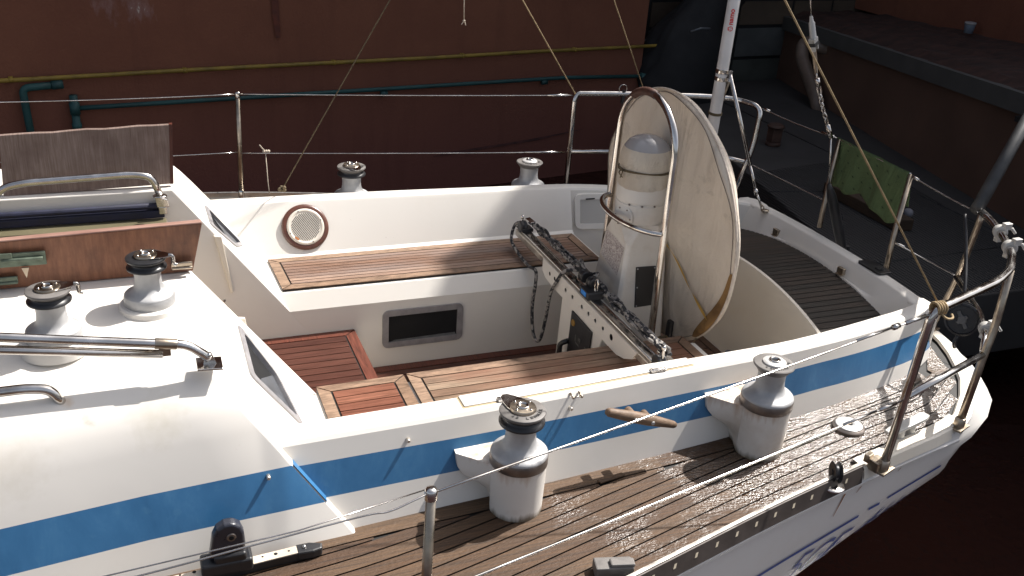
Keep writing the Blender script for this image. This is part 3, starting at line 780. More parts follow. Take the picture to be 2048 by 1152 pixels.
# ------------------------------------------------------------------ winches
def arc_text(mb, txt, r_, a0, size, z, step, bold=.0006, mi=0):
    for i, ch in enumerate(txt):
        vs, fs = text_mesh(ch, size, .0004, bold); a = R(a0+i*step)
        RR = Matrix.Rotation(a+math.pi/2, 3, 'Z')
        c = Vector((r_*math.cos(a), r_*math.sin(a), z))
        mb.add([c+RR@v for v in vs], fs, mi, False)
def winch(loc, yaw=0, kind='big', arm=None, pedestal=None, scale=1., name='winch', label=None, dark=False, discs=True, text=True):
    """origin at base of drum"""
    L = Vector(loc); TM = Matrix.Translation(L)@Matrix.Rotation(R(yaw), 4, 'Z')@Matrix.Scale(scale, 4)
    b = MB()
    b.lathe([(.084,0),(.087,.004),(.087,.036),(.086,.040),(.081,.045),(.070,.050),(.060,.056),(.052,.065),(.048,.077),(.0455,.10),(.0465,.125),(.050,.138)], n=48)
    W = b.xf(TM).build(name, mAlu, boat, sharp=50, label=label)
    r_ = MB(); r_.lathe([(.0872,.002),(.0885,.004),(.0885,.031),(.0872,.034)], n=48, cap=False); r_.xf(TM).build('base_ring', mAluDark if pedestal else mAlu, W)
    if kind == 'thin':
        j = MB(); j.lathe([(.052,.134),(.060,.146),(.068,.154),(.069,.158),(.066,.161),(.040,.162)], n=48); j.xf(TM).build('drum_flange', mRubber, W, sharp=40)
        zt_ = .162; cap_m = mPaleDisc
        if text:
            t = MB(); arc_text(t, 'LEWMAR', .052, 205-yaw, .0135, zt_+.0006, 17); arc_text(t, '40', .052, 325-yaw, .0135, zt_+.0006, 14); t.xf(TM).build('lettering', mGreyLet, W)
        c = MB(); c.lathe([(.039,.161),(.0385,.167),(.034,.170),(.0165,.171),(.0155,.168)], n=40); c.xf(TM).build('top_cap', cap_m, W, sharp=40)
        zc = .170
    else:
        j = MB(); j.lathe([(.050,.134),(.064,.138),(.068,.142),(.068,.147),(.060,.152),(.054,.158),(.054,.162),(.062,.169),(.0685,.174),(.070,.178),(.0685,.182),(.064,.184),(.036,.185)], n=56)
        j.xf(TM).build('self_tailing_jaw', [mBlack if dark else mRubber], W, sharp=45)
        k = MB(); k.lathe([(.0685,.1405),(.0692,.143),(.0692,.147),(.061,.1525),(.0552,.158),(.0552,.162)], n=56, cap=False); k.xf(TM).build('jaw_rubber', mBlack, W)
        if text:
            t = MB(); arc_text(t, 'LEWMAR', .057, 262-yaw, .0145, .1852, 15); arc_text(t, '48', .057, 215-yaw, .0145, .1852, 15); t.xf(TM).build('lettering', mGreyLet, W)
        c = MB(); c.lathe([(.040,.184),(.0405,.190),(.038,.194),(.018,.195)], n=40); 
        c.xf(TM).build('top_cap', mRustSteel if dark is not None else mAlu, W, sharp=40)
        for a in (30,120,210,300):
            s_ = MB(); s_.lathe([(.0042,.194),(.0040,.1965),(.002,.198)], (.030*math.cos(R(a)), .030*math.sin(R(a)), 0), 10); s_.xf(TM).build('cap_screw', mSteel, W)
        zc = .194
        if arm is not None:
            RA = Matrix.Rotation(R(arm-yaw), 4, 'Z'); a = MB()
            out = [(.0,-.038),(.030,-.036),(.060,-.026),(.084,-.014),(.090,0),(.084,.012),(.060,.026),(.030,.036),(0,.038)]
            a.prism(out, .1865, .1905); 
            
            if not pedestal: a.tube(bend([(.078,0,.190),(.092,0,.187),(.093,0,.155),(.104,0,.150)], .01), .007, 10)
            a.xf(TM@RA).build('feeder_arm', mSteel, W, bevel=.0015)
    c = MB(); c.lathe([(.019,zc-.002),(.0195,zc+.004),(.017,zc+.006),(.0125,zc+.005),(.0115,zc-.01)], n=24, cap=False); c.xf(TM).build('socket_ring', mSteel, W)
    c = MB(); c.lathe([(.0122,zc+.0005),(.003,zc+.0002)], n=12); c.xf(TM).build('socket', mVoid, W)
    if pedestal:
        s_ = pedestal; pd = MB(); rows = []
        zb = L.z
        for k in range(13):
            t = k/12; z = t*zb; rc = .082+.004*t
            # wing reaching forward onto the coaming: grows with height
            wing = ip(t, [(0,-.02),(.22,-.012),(.36,.012),(.5,.048),(.62,.075),(.75,.088),(1,.092)])
            lp = []
            for i in range(25):
                a = R(-185+i*10.0) # outboard half circle and more, measured from +x, outboard = -y
                lp.append((L.x+rc*math.cos(a), L.y+ (rc*math.sin(a) if s_ < 0 else -rc*math.sin(a)), z))
            ycom = s_*(yj(L.x)+(yo(L.x)-yj(L.x))*(z/.271))-s_*.006
            lp.append((L.x+rc*.98, ycom, z)); lp.append((L.x-.075-wing, ycom, z)); lp.append((L.x-.078-wing, ycom+s_*.035, z))
            rows.append([Vector(p_) for p_ in lp]+[Vector(lp[0])])
        pd.grid(rows, 0, True); pd.add(rows[-1][:-1], [tuple(range(len(rows[-1])-1))], 0, False)
        pd.build('winch_pedestal', mPed, W, sharp=32)
    return W
winch((0,-1.138,.166), 0, 'big', arm=112, pedestal=-1, label='near side self tailing winch with grey grooved jaw, forward of the pair on white pedestals')
winch((.925,-1.082,.180), 0, 'thin', pedestal=-1, label='near side aft winch with thin dark flange and bright cap')
winch((0,1.138,.166), 0, 'big', arm=-80, pedestal=1, label='far side self tailing winch behind the coaming')
winch((.925,1.082,.180), 0, 'thin', pedestal=1, label='far side aft winch behind the coaming')
# cabin top winches on low round pads
for (x, y, ar, dk_) in ((-.985,-.600,-12,True),(-1.235,-.765,10,False)):
    pdm = MB(); pdm.lathe([(.090,.520),(.087,.552),(.082,.556)], (x, y, 0), 40); 
    W = winch((x, y, .553), 0, 'big', arm=ar, label='cabin top winch beside the varnished board' if dk_ else 'cabin top winch further forward behind the folded tube', dark=dk_, text=False, scale=.81)
    pdm.build('winch_pad', mGel, W, sharp=40)

# ------------------------------------------------------------------ hatch leaves (two upright wooden boards)
def board(name, P4, t, mats, nrm, label):
    m = MB(); m.slab(P4, nrm, t); 
    return m.build(name, mats, boat, bevel=.003, label=label)
b1 = board('hatch_leaf', [(-1.80,-.425,.556),(-.850,-.412,.558),(-.812,-.425,.722),(-1.80,-.435,.702)], .018, mBoardV, (0,1,0), 'varnished brown hatch leaf with green latch, standing behind the cabin top winch')
e = MB(); e.slab([(-1.80,-.4375,.7025),(-.814,-.4275,.7225),(-.814,-.4015,.7225),(-1.80,-.4115,.7025)], (0,0,1), .004); e.build('top_edge', mBoardEdge, b1, bevel=.001)
l = MB(); l.box((-1.32,-.437,.655), (.125,.010,.042)); l.box((-1.365,-.441,.668), (.04,.012,.02)); l.tube([(-1.375,-.446,.657),(-1.265,-.446,.657)], .006, 8); l.build('latch', mGreenBrass, b1, bevel=.002)
l = MB(); l.slab([(-1.325,-.446,.632),(-1.305,-.446,.632),(-1.315,-.446,.600)], (0,-1,0), .005); l.build('latch_tongue', mRustSteel, b1)
for xx in (-.882, -1.372):
    hg = MB(); hg.box((xx,-.432,.590), (.062,.010,.020)); hg.tube([(xx-.03,-.438,.583),(xx+.03,-.438,.583)], .005, 8); hg.tube([(xx-.03,-.438,.600),(xx+.03,-.438,.600)], .004, 8); hg.build('hinge', mGreenBrass if xx < -1 else mRustSteel, b1, bevel=.001)
top = [(-1.43+.058*i, .418, .776+.0018*i+.0015*math.sin(i*1.7)+.001*math.sin(i*4)) for i in range(11)]
m = MB(); m.slab([(-1.445,.405,.552),(-.857,.405,.566)]+[(x, .425, z+.0) for x, y, z in reversed(top)], (0,1,0), .02)
b2 = m.build('hatch_leaf', mBoardG, boat, bevel=.002, label='grey weathered hatch leaf standing on the far side of the companionway')
m = MB(); m.slab([(-.868,.4035,.566),(-.856,.4035,.566),(-.841,.4235,.795),(-.853,.4235,.795)], (0,1,0), .023); m.build('end_batten', paint('red_brown_edge', (.085,.022,.013), .45, .3, 20), b2)

# ------------------------------------------------------------------ handrails and folded sprayhood frame
def tubes(name, pl, r, mat, parent=boat, n=12, label=None):
    m = MB()
    for p in pl: m.tube(p, r, n)
    return m.build(name, mat, parent, label=label)
hr = tubes('grab_rail', [bend([(-1.50,.300,.545),(-1.43,.30,.625),(-1.36,.30,.638),(-1.0,.30,.648),(-.935,.30,.635),(-.912,.30,.565)], .045)], .0135, mSteel, label='curved steel grab rail in front of the grey board')
m = MB(); m.lathe([(.026,0),(.026,.004),(.02,.006)], (-.912,.30,.556), 20); m.build('foot_plate', mSteel, hr)
m = MB(); m.box((-.955,.30,.553), (.9,.1,.008))
hr2 = tubes('grab_rail', [bend([(-1.75,-.955,.50),(-1.40,-.952,.515),(-1.30,-.952,.515),(-1.245,-.952,.505),(-1.215,-.952,.440)], .04)], .0135, mSteel, label='steel grab rail along the near cabin edge')
sf = tubes('sprayhood_tube', [bend([(-1.75,-.93,.735),(-1.341,-.93,.657),(-.955,-.93,.586),(-.905,-.93,.577),(-.862,-.93,.540),(-.852,-.93,.527)], .03)], .0125, mSteel, label='folded sprayhood frame tube above the cabin edge')
tubes('sprayhood_tube', [[(-1.75,-.93,.690),(-1.341,-.93,.622),(-.968,-.93,.557)]], .0120, mSteel, label='lower folded sprayhood tube')
m = MB(); m.tube([(-.985,-.93,.5915),(-.93,-.93,.5815)], .015, 12); m.box((-.962,-.93,.566), (.03,.008,.03)); m.build('tube_joint', mRustSteel, sf, bevel=.001)
m = MB(); m.slab([(-.885,-.955,.505),(-.818,-.955,.500),(-.818,-.90,.507),(-.885,-.90,.512)], (0,0,1), .006); m.slab([(-.868,-.932,.512),(-.832,-.932,.508),(-.845,-.932,.545),(-.858,-.932,.545)], (0,1,0), .008); m.sphere((-.851,-.935,.540), .008)
m.build('deck_hinge', mSteel, sf, bevel=.001)
for hx, hy in ((-.826,-.928),): pass

# ------------------------------------------------------------------ stanchions, pulpit rails, lifelines
for s_ in (-1, 1):
    y = s_*1.718
    m = MB(); m.tube([(-.470,y,-.0),(-.466,y,.3),(-.462,y,.560)], [.0135,.0125,.0115], 14); st = m.build('stanchion', mRustSteel, boat, label=('near' if s_ < 0 else 'far')+' side steel stanchion carrying the lifelines')
    m = MB(); m.lathe([(.0135,.556),(.0145,.558),(.0145,.578),(.012,.584),(.004,.586)], (-.462,y,0), 16); m.build('stanchion_cap', mSteel, st)
    m = MB(); m.lathe([(.032,0),(.030,.006),(.019,.012),(.0175,.05),(.0165,.052)], (-.47,y,0), 18); m.build('stanchion_base', mSteel, st, sharp=40)
def pushpit(s_):
    Y = lambda y: s_*y
    f = [(1.266,Y(1.32),.01),(1.272,Y(1.335),.45),(1.274,Y(1.343),.585)]
    m = MB()
    m.tube(bend([(1.266,Y(1.322),.01),(1.272,Y(1.338),.59),(1.290,Y(1.339),.622),(1.520,Y(1.265),.622),(1.665,Y(1.218),.622),(1.80,Y(1.145),.622),(1.925,Y(1.035),.622),(2.03,Y(.895),.622),(2.115,Y(.758),.622),(2.160,Y(.66),.622)], .05), .0145, 14)
    p = m.build('pushpit', mSteel, boat, label=('near' if s_ < 0 else 'far')+' side bent steel pushpit rail at the stern quarter')
    m = MB(); m.tube(bend([(1.735,Y(1.185),.01),(1.77,Y(1.17),.30),(1.80,Y(1.155),.40),(1.800,Y(1.145),.618)], .05), .0140, 12); m.build('aft_leg', mRustSteel, p)
    m = MB(); m.tube(bend([(2.225,Y(.52),.01),(2.20,Y(.60),.30),(2.165,Y(.655),.55),(2.160,Y(.662),.615)], .04), .0130, 12); m.build('inner_leg', mRustSteel, p)
    m = MB(); m.tube(bend([(1.272,Y(1.33),.300),(1.776,Y(1.165),.300)], .04), .0125, 12); m.tube([(1.780,Y(1.155),.302),(1.90,Y(1.05),.305),(2.02,Y(.90),.305),(2.195,Y(.60),.305)], .0125, 12); m.build('middle_rail', mSteel, p)
    for x, y in ((1.266,1.322),(1.735,1.185),(2.225,.52)):
        m = MB(); m.box((x, Y(y), .012), (.075,.05,.008), rot=Matrix.Rotation(-s_*R(20), 3, 'Z')); m.lathe([(.021,.01),(.019,.045),(.0155,.05)], (x, Y(y), 0), 14); m.build('foot_plate', mRustSteel, p, bevel=.001)
    return p
pp = pushpit(-1)
m = MB(); m.tube(bend([(1.262,1.322,.01),(1.272,1.338,.59),(1.290,1.345,.622),(1.60,1.30,.622),(2.02,1.20,.622),(2.16,1.13,.622),(2.225,.965,.618),(2.20,.945,.40),(2.07,.92,.01)], .06), .0145, 14)
ps = m.build('pushpit', mSteel, boat, label='far side bent steel pushpit rail at the stern quarter')
m = MB(); m.tube(bend([(1.272,1.33,.300),(1.80,1.25,.300),(2.10,1.12,.30),(2.18,.94,.31)], .06), .0125, 12); m.build('middle_rail', mSteel, ps)
m = MB(); m.tube(bend([(1.80,1.26,.61),(1.78,1.20,.30),(1.73,1.17,.01)], .05), .0135, 12); m.build('aft_leg', mRustSteel, ps)
for x, y in ((1.262,1.322),(1.73,1.17),(2.07,.92)):
    m = MB(); m.lathe([(.03,.0),(.021,.01),(.019,.045),(.0155,.05)], (x, y, 0), 14); m.build('foot_plate', mRustSteel, ps)
# moulded white clamps on the near pushpit
for c, ax in (((2.060,-.850,.622),(.8,1,0)),((1.965,-.985,.622),(.7,1,0)),((1.935,-1.015,.304),(.7,1,0))):
    a = Vector(ax).normalized(); m = MB()
    Q = a.to_track_quat('Z', 'Y').to_matrix()
    m.lathe([(.024,-.016),(.026,-.014),(.026,.014),(.024,.016)], c, 18, rot=Q); m.box(Vector(c)+Vector((.012,-.012,.026)), (.034,.02,.026)); m.box(Vector(c)+Vector((.0,.0,-.028)), (.026,.02,.022))
    m.tube([Vector(c)+Vector((.03,-.02,.02)), Vector(c)+Vector((.045,-.03,.0))], .006, 8)
    m.build('rail_clamp', mWhiteMetal, pp, bevel=.003)
# lifelines
def wire(name, pts, r=.0026, label=None, fit=()):
    m = MB(); m.tube(pts, r, 6); o = m.build(name, mSteel, boat, label=label)
    for a, b, rr in fit:
        k = MB(); k.tube([a, b], rr, 8); k.build('turnbuckle', mSteel, o)
    return o
def lerp(a, b, t): return tuple(Vector(a).lerp(Vector(b), t))
A = (-.462,-1.718,.572); B = (1.262,-1.345,.612)
wire('lifeline', sag(A, B, .004), .0030, 'near side upper lifeline wire', [(lerp(A,B,.985), lerp(A,B,.93), .0065),(lerp(A,B,.91), lerp(A,B,.895), .009),(lerp(A,B,.89), lerp(A,B,.80), .0042)])
A = (-.466,-1.70,.262); B = (1.262,-1.335,.295)
wire('lifeline', sag(A, B, .004), .0034, 'near side lower lifeline wire', [(lerp(A,B,.975), lerp(A,B,.93), .0065),(lerp(A,B,.92), lerp(A,B,.83), .0042)])
A = (-.462,1.718,.572); B = (1.262,1.345,.612)
wire('lifeline', sag(A, B, .004), .0028, 'far side upper lifeline wire', [(lerp(A,B,.985), lerp(A,B,.92), .007)])
A = (-.466,1.70,.262); B = (1.262,1.335,.295)
wire('lifeline', sag(A, B, .004), .0028, 'far side lower lifeline wire', [(lerp(A,B,.985), lerp(A,B,.86), .006)])
wire('lifeline', catmull([(-.466,-1.72,.575),(-.50,-1.73,.572),(-.56,-1.74,.562),(-.62,-1.74,.562),(-.847,-1.75,.548),(-1.091,-1.75,.524),(-1.6,-1.76,.50)]), .0020, 'slack wire running forward from the near stanchion')
wire('lifeline', [(-.47,-1.71,.578),(-.75,-1.74,.556),(-1.6,-1.755,.515)], .0016, 'thin second wire running forward from the near stanchion')
wire('lifeline', sag((-.462,1.718,.572),(-2.0,1.78,.555),.01), .0026, 'far upper lifeline forward of the stanchion')
wire('lifeline', sag((-.466,1.718,.262),(-2.0,1.78,.26),.01), .0026, 'far lower lifeline forward of the stanchion')
# stern legs and transom lines
l1 = (2.300,.392,.600); l2 = (2.267,-.146,.600)
for k, (b, mdl, t, lab) in enumerate((((2.175,.262,.19),(2.215,.31,.36),l1,'inner far'),((2.135,-.270,.19),(2.165,-.235,.36),l2,'inner near'))):
    m = MB(); m.tube(bend([b, mdl, t], .05), .0125, 12); g = m.build('stern_gate_post', mRustSteel, boat, label='bent steel gate post on the transom, '+('beside the backstay cylinder' if k == 0 else 'on a black foot plate'))
m = MB(); m.prism([(2.03,-.20),(2.09,-.20),(2.10,-.215),(2.10,-.335),(2.09,-.35),(2.03,-.35),(2.02,-.335),(2.02,-.215)], .216, .226); fp = m.build('post_foot_plate', mBlack, boat, bevel=.002)
m = MB(); m.lathe([(.020,.2262),(.006,.2264)], (2.06,-.305,0), 20); m.build('plate_hole', mVoid, fp)
A = (2.225,.955,.612)
wire('lifeline', sag(A, (2.30,.41,.604), .01), .003, 'upper line across the transom, far piece', [(lerp(A,(2.30,.41,.604),.02), lerp(A,(2.30,.41,.604),.1), .008), (lerp(A,(2.30,.41,.604),.8), lerp(A,(2.30,.41,.604),.95), .006)])
wire('lifeline', sag((2.300,.42,.604),(2.268,-.146,.604), .004), .0035, 'upper line across the transom under the towel')
wire('lifeline', catmull([(2.268,-.146,.604),(2.262,-.22,.592),(2.24,-.38,.590),(2.20,-.52,.600),(2.165,-.64,.615)]), .0035, 'upper line across the transom, near piece', [((2.266,-.155,.600),(2.262,-.20,.594),.007)])
wire('lifeline', catmull([(2.18,.94,.31),(2.26,.60,.285),(2.245,.33,.30)]), .003, 'lower line across the transom, far piece')
wire('lifeline', catmull([(2.19,-.2,.31),(2.26,-.36,.275),(2.21,-.58,.30)]), .003, 'lower line across the transom, near piece', [((2.195,-.215,.307),(2.22,-.26,.298),.006)])

# ------------------------------------------------------------------ backstay: wire, fork, toggles and dark tensioner cylinder
m = MB(); m.tube([(2.235,.12,.12),(2.20,.12,.17),(2.17,.12,.235),(2.085,.12,.41),(2.062,.12,.455),(2.05,.12,.478)], [.012,.024,.026,.023,.016,.008], 16)
cyl = m.build('backstay_tensioner', mBlack, boat, label='black tapered backstay tensioner cylinder on the transom')
m = MB(); m.box((2.235,.12,.10), (.04,.022,.09)); m.build('chainplate', mBlack, cyl, bevel=.002); m = MB(); m.box((2.19,.142,.25), (.012,.012,.10)); m.build('pressure_gauge', mBlack, cyl, bevel=.002)
T = lambda px: None
B = [Vector(p) for p in ((2.052,.12,.474),(2.004,.12,.707),(1.969,.12,.768),(1.921,.12,.85),(1.893,.12,.908),(1.846,.12,1.01),(1.809,.12,1.119),(1.788,.12,1.173),(1.767,.12,1.236),(1.742,.12,1.319),(1.2,.10,2.9))]
m = MB(); m.tube([B[0], B[1]], .0042, 8); m.tube([B[1], B[2]], .011, 10); m.tube([B[8], B[9], B[10]], .0032, 6); m.build('backstay_wire', mSteel, cyl)
ch = MB()
def link(a, b, wd, r_, twist=0):
    d = (b-a); L_ = d.length; Q = d.to_track_quat('Z', 'X').to_matrix() @ Matrix.Rotation(R(twist), 3, 'Z')
    pts = []
    for k in range(20):
        t = 2*math.pi*k/20; pts.append(a+d*.5+Q@Vector((wd*math.cos(t), 0, (L_/2+r_)*math.sin(t))))
    ch.tube(pts, r_, 8, closed=True)
for a, b, tw in ((B[2],B[3],20),(B[3],B[4],95)):
    n = 3
    for k in range(n): link(a.lerp(b,k/n), a.lerp(b,(k+1)/n), .009, .0035, tw+90*(k%2))
link(B[4], B[4].lerp(B[5],.45), .010, .004, 10); ch.tube([B[4].lerp(B[5],.4), B[4].lerp(B[5],.75)], .011, 10); link(B[4].lerp(B[5],.7), B[5], .010, .004, 60)
ch.build('shackle_chain', mSteel, cyl)
m = MB(); link2 = None
ch = MB(); link(B[5], B[6].lerp(B[7],.25), .013, .0068, 40); ch.build('long_shackle', mRustSteel, cyl)
m = MB(); d = (B[8]-B[6]).normalized(); Q = d.to_track_quat('Z','X').to_matrix()@Matrix.Rotation(R(30),3,'Z')
c0 = B[6]+d*.012
for sx in (-1,1): m.box(c0+Q@Vector((sx*.016,0,0)), (.008,.026,.05), rot=Q)
m.box(c0+Q@Vector((0,0,.022)), (.040,.028,.022), rot=Q); m.lathe([(.018,.033),(.0145,.038),(.0135,.10),(.009,.108),(.007,.13)], c0, 16, rot=Q); m.build('backstay_fork', mWhiteMetal, cyl, bevel=.002)
m = MB(); m.box(c0+Q@Vector((0,0,.006)), (.0415,.030,.016), rot=Q); m.build('fork_tape', mBlack, cyl)

# ------------------------------------------------------------------ white pole with strut and clamps
m = MB(); m.tube([(1.783,.752,.215),(1.785,.75,.62),(1.797,.75,1.7)], .0300, 24); pole = m.build('antenna_pole', mPole, boat, label='white pole with red lettering rising from the far quarter')
for z in (.872, .835):
    m = MB(); m.lathe([(.0312,-.011),(.0325,-.010),(.0325,.010),(.0312,.011)], (1.789,.75,z), 24); m.box((1.812,.72,z), (.022,.022,.018)); m.build('pole_clamp', mSteel, pole, bevel=.001)
m = MB(); m.tube([(1.815,.715,.86),(1.925,.575,.43)], .0105, 12); m.tube([(1.925,.575,.43),(1.96,.53,.30)], .0075, 10); m.tube([(1.96,.53,.30),(1.985,.50,.225)], .0055, 8); m.tube([(1.955,.537,.315),(1.962,.527,.285)], .011, 10)
stt = m.build('strut', mSteel, pole)
ch = MB(); link(Vector((1.985,.50,.235)), Vector((1.995,.49,.207)), .010, .0035, 30); ch.lathe([(.022,.205),(.020,.212),(.012,.214)], (2.0,.485,.004), 16); ch.build('deck_eye', mRustSteel, stt)
m = MB(); m.tube([(1.82,.715,.855),(1.835,.80,.62)], .006, 8); m.build('brace', mRustSteel, pole)
# lettering wrapped on the pole, reading upwards
lt = MB()
def pole_text(txt, z0, size, ang, mb):
    vs, fs = text_mesh(txt, size, 0, .0012)
    out = []
    for v in vs:
        a = R(ang)-v.y/.0302*-1
        z = z0+v.x
        out.append((1.791+.0306*math.cos(a), .75+.0306*math.sin(a), z))
    mb.add(out, fs, 0, False)
camdir = math.degrees(math.atan2(CP.y-.75, CP.x-1.79))
vs, fs = text_mesh('namo', .034, 0, .0010)
def wrap(u, v):   # u along pole, v around (screen left = text top)
    a = R(camdir+6)-(v-.008)/.0318
    return (1.7915+.0318*math.cos(a), .75+.0318*math.sin(a), u)
lt.add([wrap(1.140+v.x, v.y) for v in vs], fs, 0, False)
EZ = 1.084; ring = []; n = 24
for k in range(n+1):
    a = 2*math.pi*k/n; ring.append([wrap(EZ+.0120*math.cos(a), .007+.0120*math.sin(a)), wrap(EZ+.0090*math.cos(a), .007+.0090*math.sin(a))])
lt.grid(ring, 0, False)
for a0 in (20, 110, 200, 290):
    a = R(a0); lt.add([wrap(EZ+rr_*math.cos(a+da), .007+rr_*math.sin(a+da)) for rr_, da in ((.0,0),(.0095,-.16),(.0095,.16))], [(0,1,2)], 0, False)
for dv in (-.006, .0, .006):
    lt.add([wrap(EZ+dv-.0022, .018), wrap(EZ+dv, .024), wrap(EZ+dv+.0022, .018)], [(0,1,2)], 0, False)
lt.build('lettering', mRed, pole)

# ------------------------------------------------------------------ binnacle, guard, wheel under canvas cover
BX, BR = .975, .104
m = MB()
# lower box: flares to the sole
def octo(hx0, hx1, hy, ch, z):
    return [(hx0, -hy+ch, z),(hx0+ch, -hy, z),(hx1-ch, -hy, z),(hx1, -hy+ch, z),(hx1, hy-ch, z),(hx1-ch, hy, z),(hx0+ch, hy, z),(hx0, hy-ch, z)]
rows = []
for z, a, b, hy, ch in ((-.35,.80,1.10,.165,.012),(.02,.845,1.085,.135,.012),(.36,.878,1.070,.108,.014)):
    o = octo(a, b, hy, ch, z); rows.append(o+[o[0]])
cyl_r = []
def cring(r_, z): 
    angs = [-125,-112,-68,-55+0,55,68,112,125]
    o = octo(BX-r_, BX+r_, r_, r_*.58, z); return o+[o[0]]
rows.append(cring(.103, .425)); rows.append(cring(.103, .44))
m.grid(rows, 0, False)
bn = m.build('binnacle', mGelDirty, boat, bevel=.006, seg=3, ang=15, label='white steering binnacle with black access plate and faded notice')
m = MB(); m.lathe([(.100,.40),(.103,.425),(.104,.52),(.101,.523),(.101,.530),(.105,.533),(.105,.585),(.100,.60)], (BX,0,0), 48); m.build('compass_housing', mGelDirty, bn, sharp=40)
m = MB(); m.lathe([(.098,.580),(.098,.612)], (BX+.002,0,0), 40); m.build('dark_gap', mBlack, bn)
for a in (215, 245, 275):
    k = MB(); v = Vector((BX+.1045*math.cos(R(a)), .1045*math.sin(R(a)), .525)); k.sphere(v, .0045); k.build('screw', mAluDark, bn)
# round inspection plate, notice, access plate
m = MB(); nx = Vector((-.93,-.37,0)).normalized(); Q = nx.to_track_quat('Z','Y').to_matrix(); c = Vector((BX,0,.465))+nx*.096
m.lathe([(.050,.0),(.050,.007),(.046,.010),(.005,.010)], c, 32, rot=Q); pl_ = m.build('round_plate', mGelDirty, bn, sharp=40)
for a in range(0, 360, 60):
    m = MB(); m.lathe([(.004,.010),(.003,.013)], c+Q@Vector((.040*math.cos(R(a)), .040*math.sin(R(a)), 0)), 8, rot=Q); m.build('screw', mAluDark, pl_)
def bx(z): return .845+(z-.02)/.34*.033
def by(z): return .135-(z-.02)/.34*.027
m = MB(); m.add([(bx(.365)-.0015,.085,.365),(bx(.345)-.0015,-.088,.345),(bx(.215)-.0015,-.078,.215),(bx(.245)-.0015,.092,.245)], [(0,1,2,3)], 0, False); m.build('notice', mPlaque, bn)
m = MB()
P_ = lambda x, z, o: (x, -by(z)-o, z)
zz = [.085,.262]
m.slab([P_(.925,.265,0),P_(1.020,.262,0),P_(1.028,.085,0),P_(.935,.082,0)], (0,-1,.08), .006); ap = m.build('access_plate', mBlack, bn, bevel=.002)
for x, z in ((.932,.258),(1.013,.256),(1.02,.092),(.941,.09),(.937,.174),(1.017,.174)):
    m = MB(); m.sphere((x, -by(z)-.007, z), .0035, n=8, k=6); m.build('screw', mAlu, ap)
# compass dome under a canvas hood
m = MB(); rows = []
for i in range(15):
    t = i/14
    for_ = None
prof = [(.106,.598),(.108,.615),(.105,.63),(.107,.650),(.103,.662),(.1075,.68),(.107,.70),(.104,.725),(.095,.75),(.078,.775),(.055,.790),(.028,.799),(.002,.802)]
vs = []
for r_, z in prof:
    row = []
    for k in range(49):
        a = 2*math.pi*k/48; d = 1+(.018*math.sin(a*13+z*30)+.012*math.sin(a*7+2))*max(0, min(1, (.71-z)/.06))
        row.append((BX+.0+r_*d*math.cos(a), r_*d*math.sin(a), z+(.010*math.cos(a-.6) if z < .62 else 0)))
    vs.append(row)
m.grid(vs[:9], 0, True)
hood = m.build('compass_hood', mCanvasB, None, merge=True, label=None)
tag(hood, 'stained off-white canvas hood tied with twine over the binnacle compass', 'canvas cover')
m = MB(); m.grid(vs[8:], 0, True); 
dome = m.build('dome_window', NT('cloudy_dome').set(col=(.34,.33,.33), rough=.14, coat=.7).m, hood, merge=True)
m = MB()
for dz, ph in ((0,0),(.007,.4)):
    m.tube([(BX+.109*math.cos(a), .109*math.sin(a), .663+dz*math.cos(a+ph)+.004*math.sin(2*a)) for a in [2*math.pi*k/36 for k in range(36)]], .0025, 6, closed=True)
ka = R(185); kp = Vector((BX+.112*math.cos(ka), .112*math.sin(ka), .664))
m.tube(catmull([kp, kp+Vector((-.012,.006,.012)), kp+Vector((-.004,-.012,-.006)), kp+Vector((-.006,-.004,-.035))]), .0025, 6); m.tube(catmull([kp, kp+Vector((-.014,-.004,-.012)), kp+Vector((-.004,-.02,-.030))]), .0025, 6)
tw = m.build('twine', mRopeDk, hood)
# guard rail
GX = .95
m = MB(); g = []
for k in range(25):
    a = math.pi*k/24; g.append((GX, -.025+.232*math.cos(a), .775+.205*math.sin(a)))
pts = [(GX+.0,.235,-.30),(GX,.218,.30)]+g+[(GX,-.260,.30),(GX,-.275,-.30)]
m.tube(pts, .0150, 16); gd = m.build('binnacle_guard', mSteel, boat, label='tall steel hoop guarding the binnacle')
m = MB(); r_ = []
for k in range(17):
    a = math.pi*(.5+k/16); r_.append((GX+.115*math.cos(a)*1.0, -.025+.235*math.sin(a), .47))
m.tube(r_, .0118, 14); m.build('ring_rail', mSteel, gd)
m = MB(); m.tube(g[7:14], .0172, 14); m.build('leather_wrap', paint('brown_leather', (.07,.028,.018), .6, .25, 30), gd)
# the covered wheel
WC = Vector((1.124, .013, .432)); WR = .538; tl = R(-3.5)
wu = Vector((math.sin(tl), 0, math.cos(tl))); wn = Vector((-math.cos(tl), 0, math.sin(tl))); wy = Vector((0, 1, 0))
def wp(r_, a, d): return WC+(wy*math.cos(a)+wu*math.sin(a))*r_+wn*d
def lump(r_, a):
    t = r_/WR
    return .010*math.sin(3*a+1)*t+.014*math.sin(2*a+7*t)*(1-t)+.010*math.sin(9*a+5*t)*t*t*.6+.05*(1-t)**2
m = MB(); NA = 96; rows = []
RR = [.002,.04,.08,.12,.17,.22,.27,.32,.37,.42,.46,.495,.52,.534]
for r_ in RR: rows.append([wp(r_*(1+.004*math.sin(11*2*math.pi*k/NA)), 2*math.pi*k/NA, .018+lump(r_, 2*math.pi*k/NA)) for k in range(NA+1)])
for r_, d in ((.540,.008),(.542,.0),(.540,-.006),(.530,-.014)): rows.append([wp(r_*(1+.004*math.sin(11*2*math.pi*k/NA)), 2*math.pi*k/NA, d) for k in range(NA+1)])
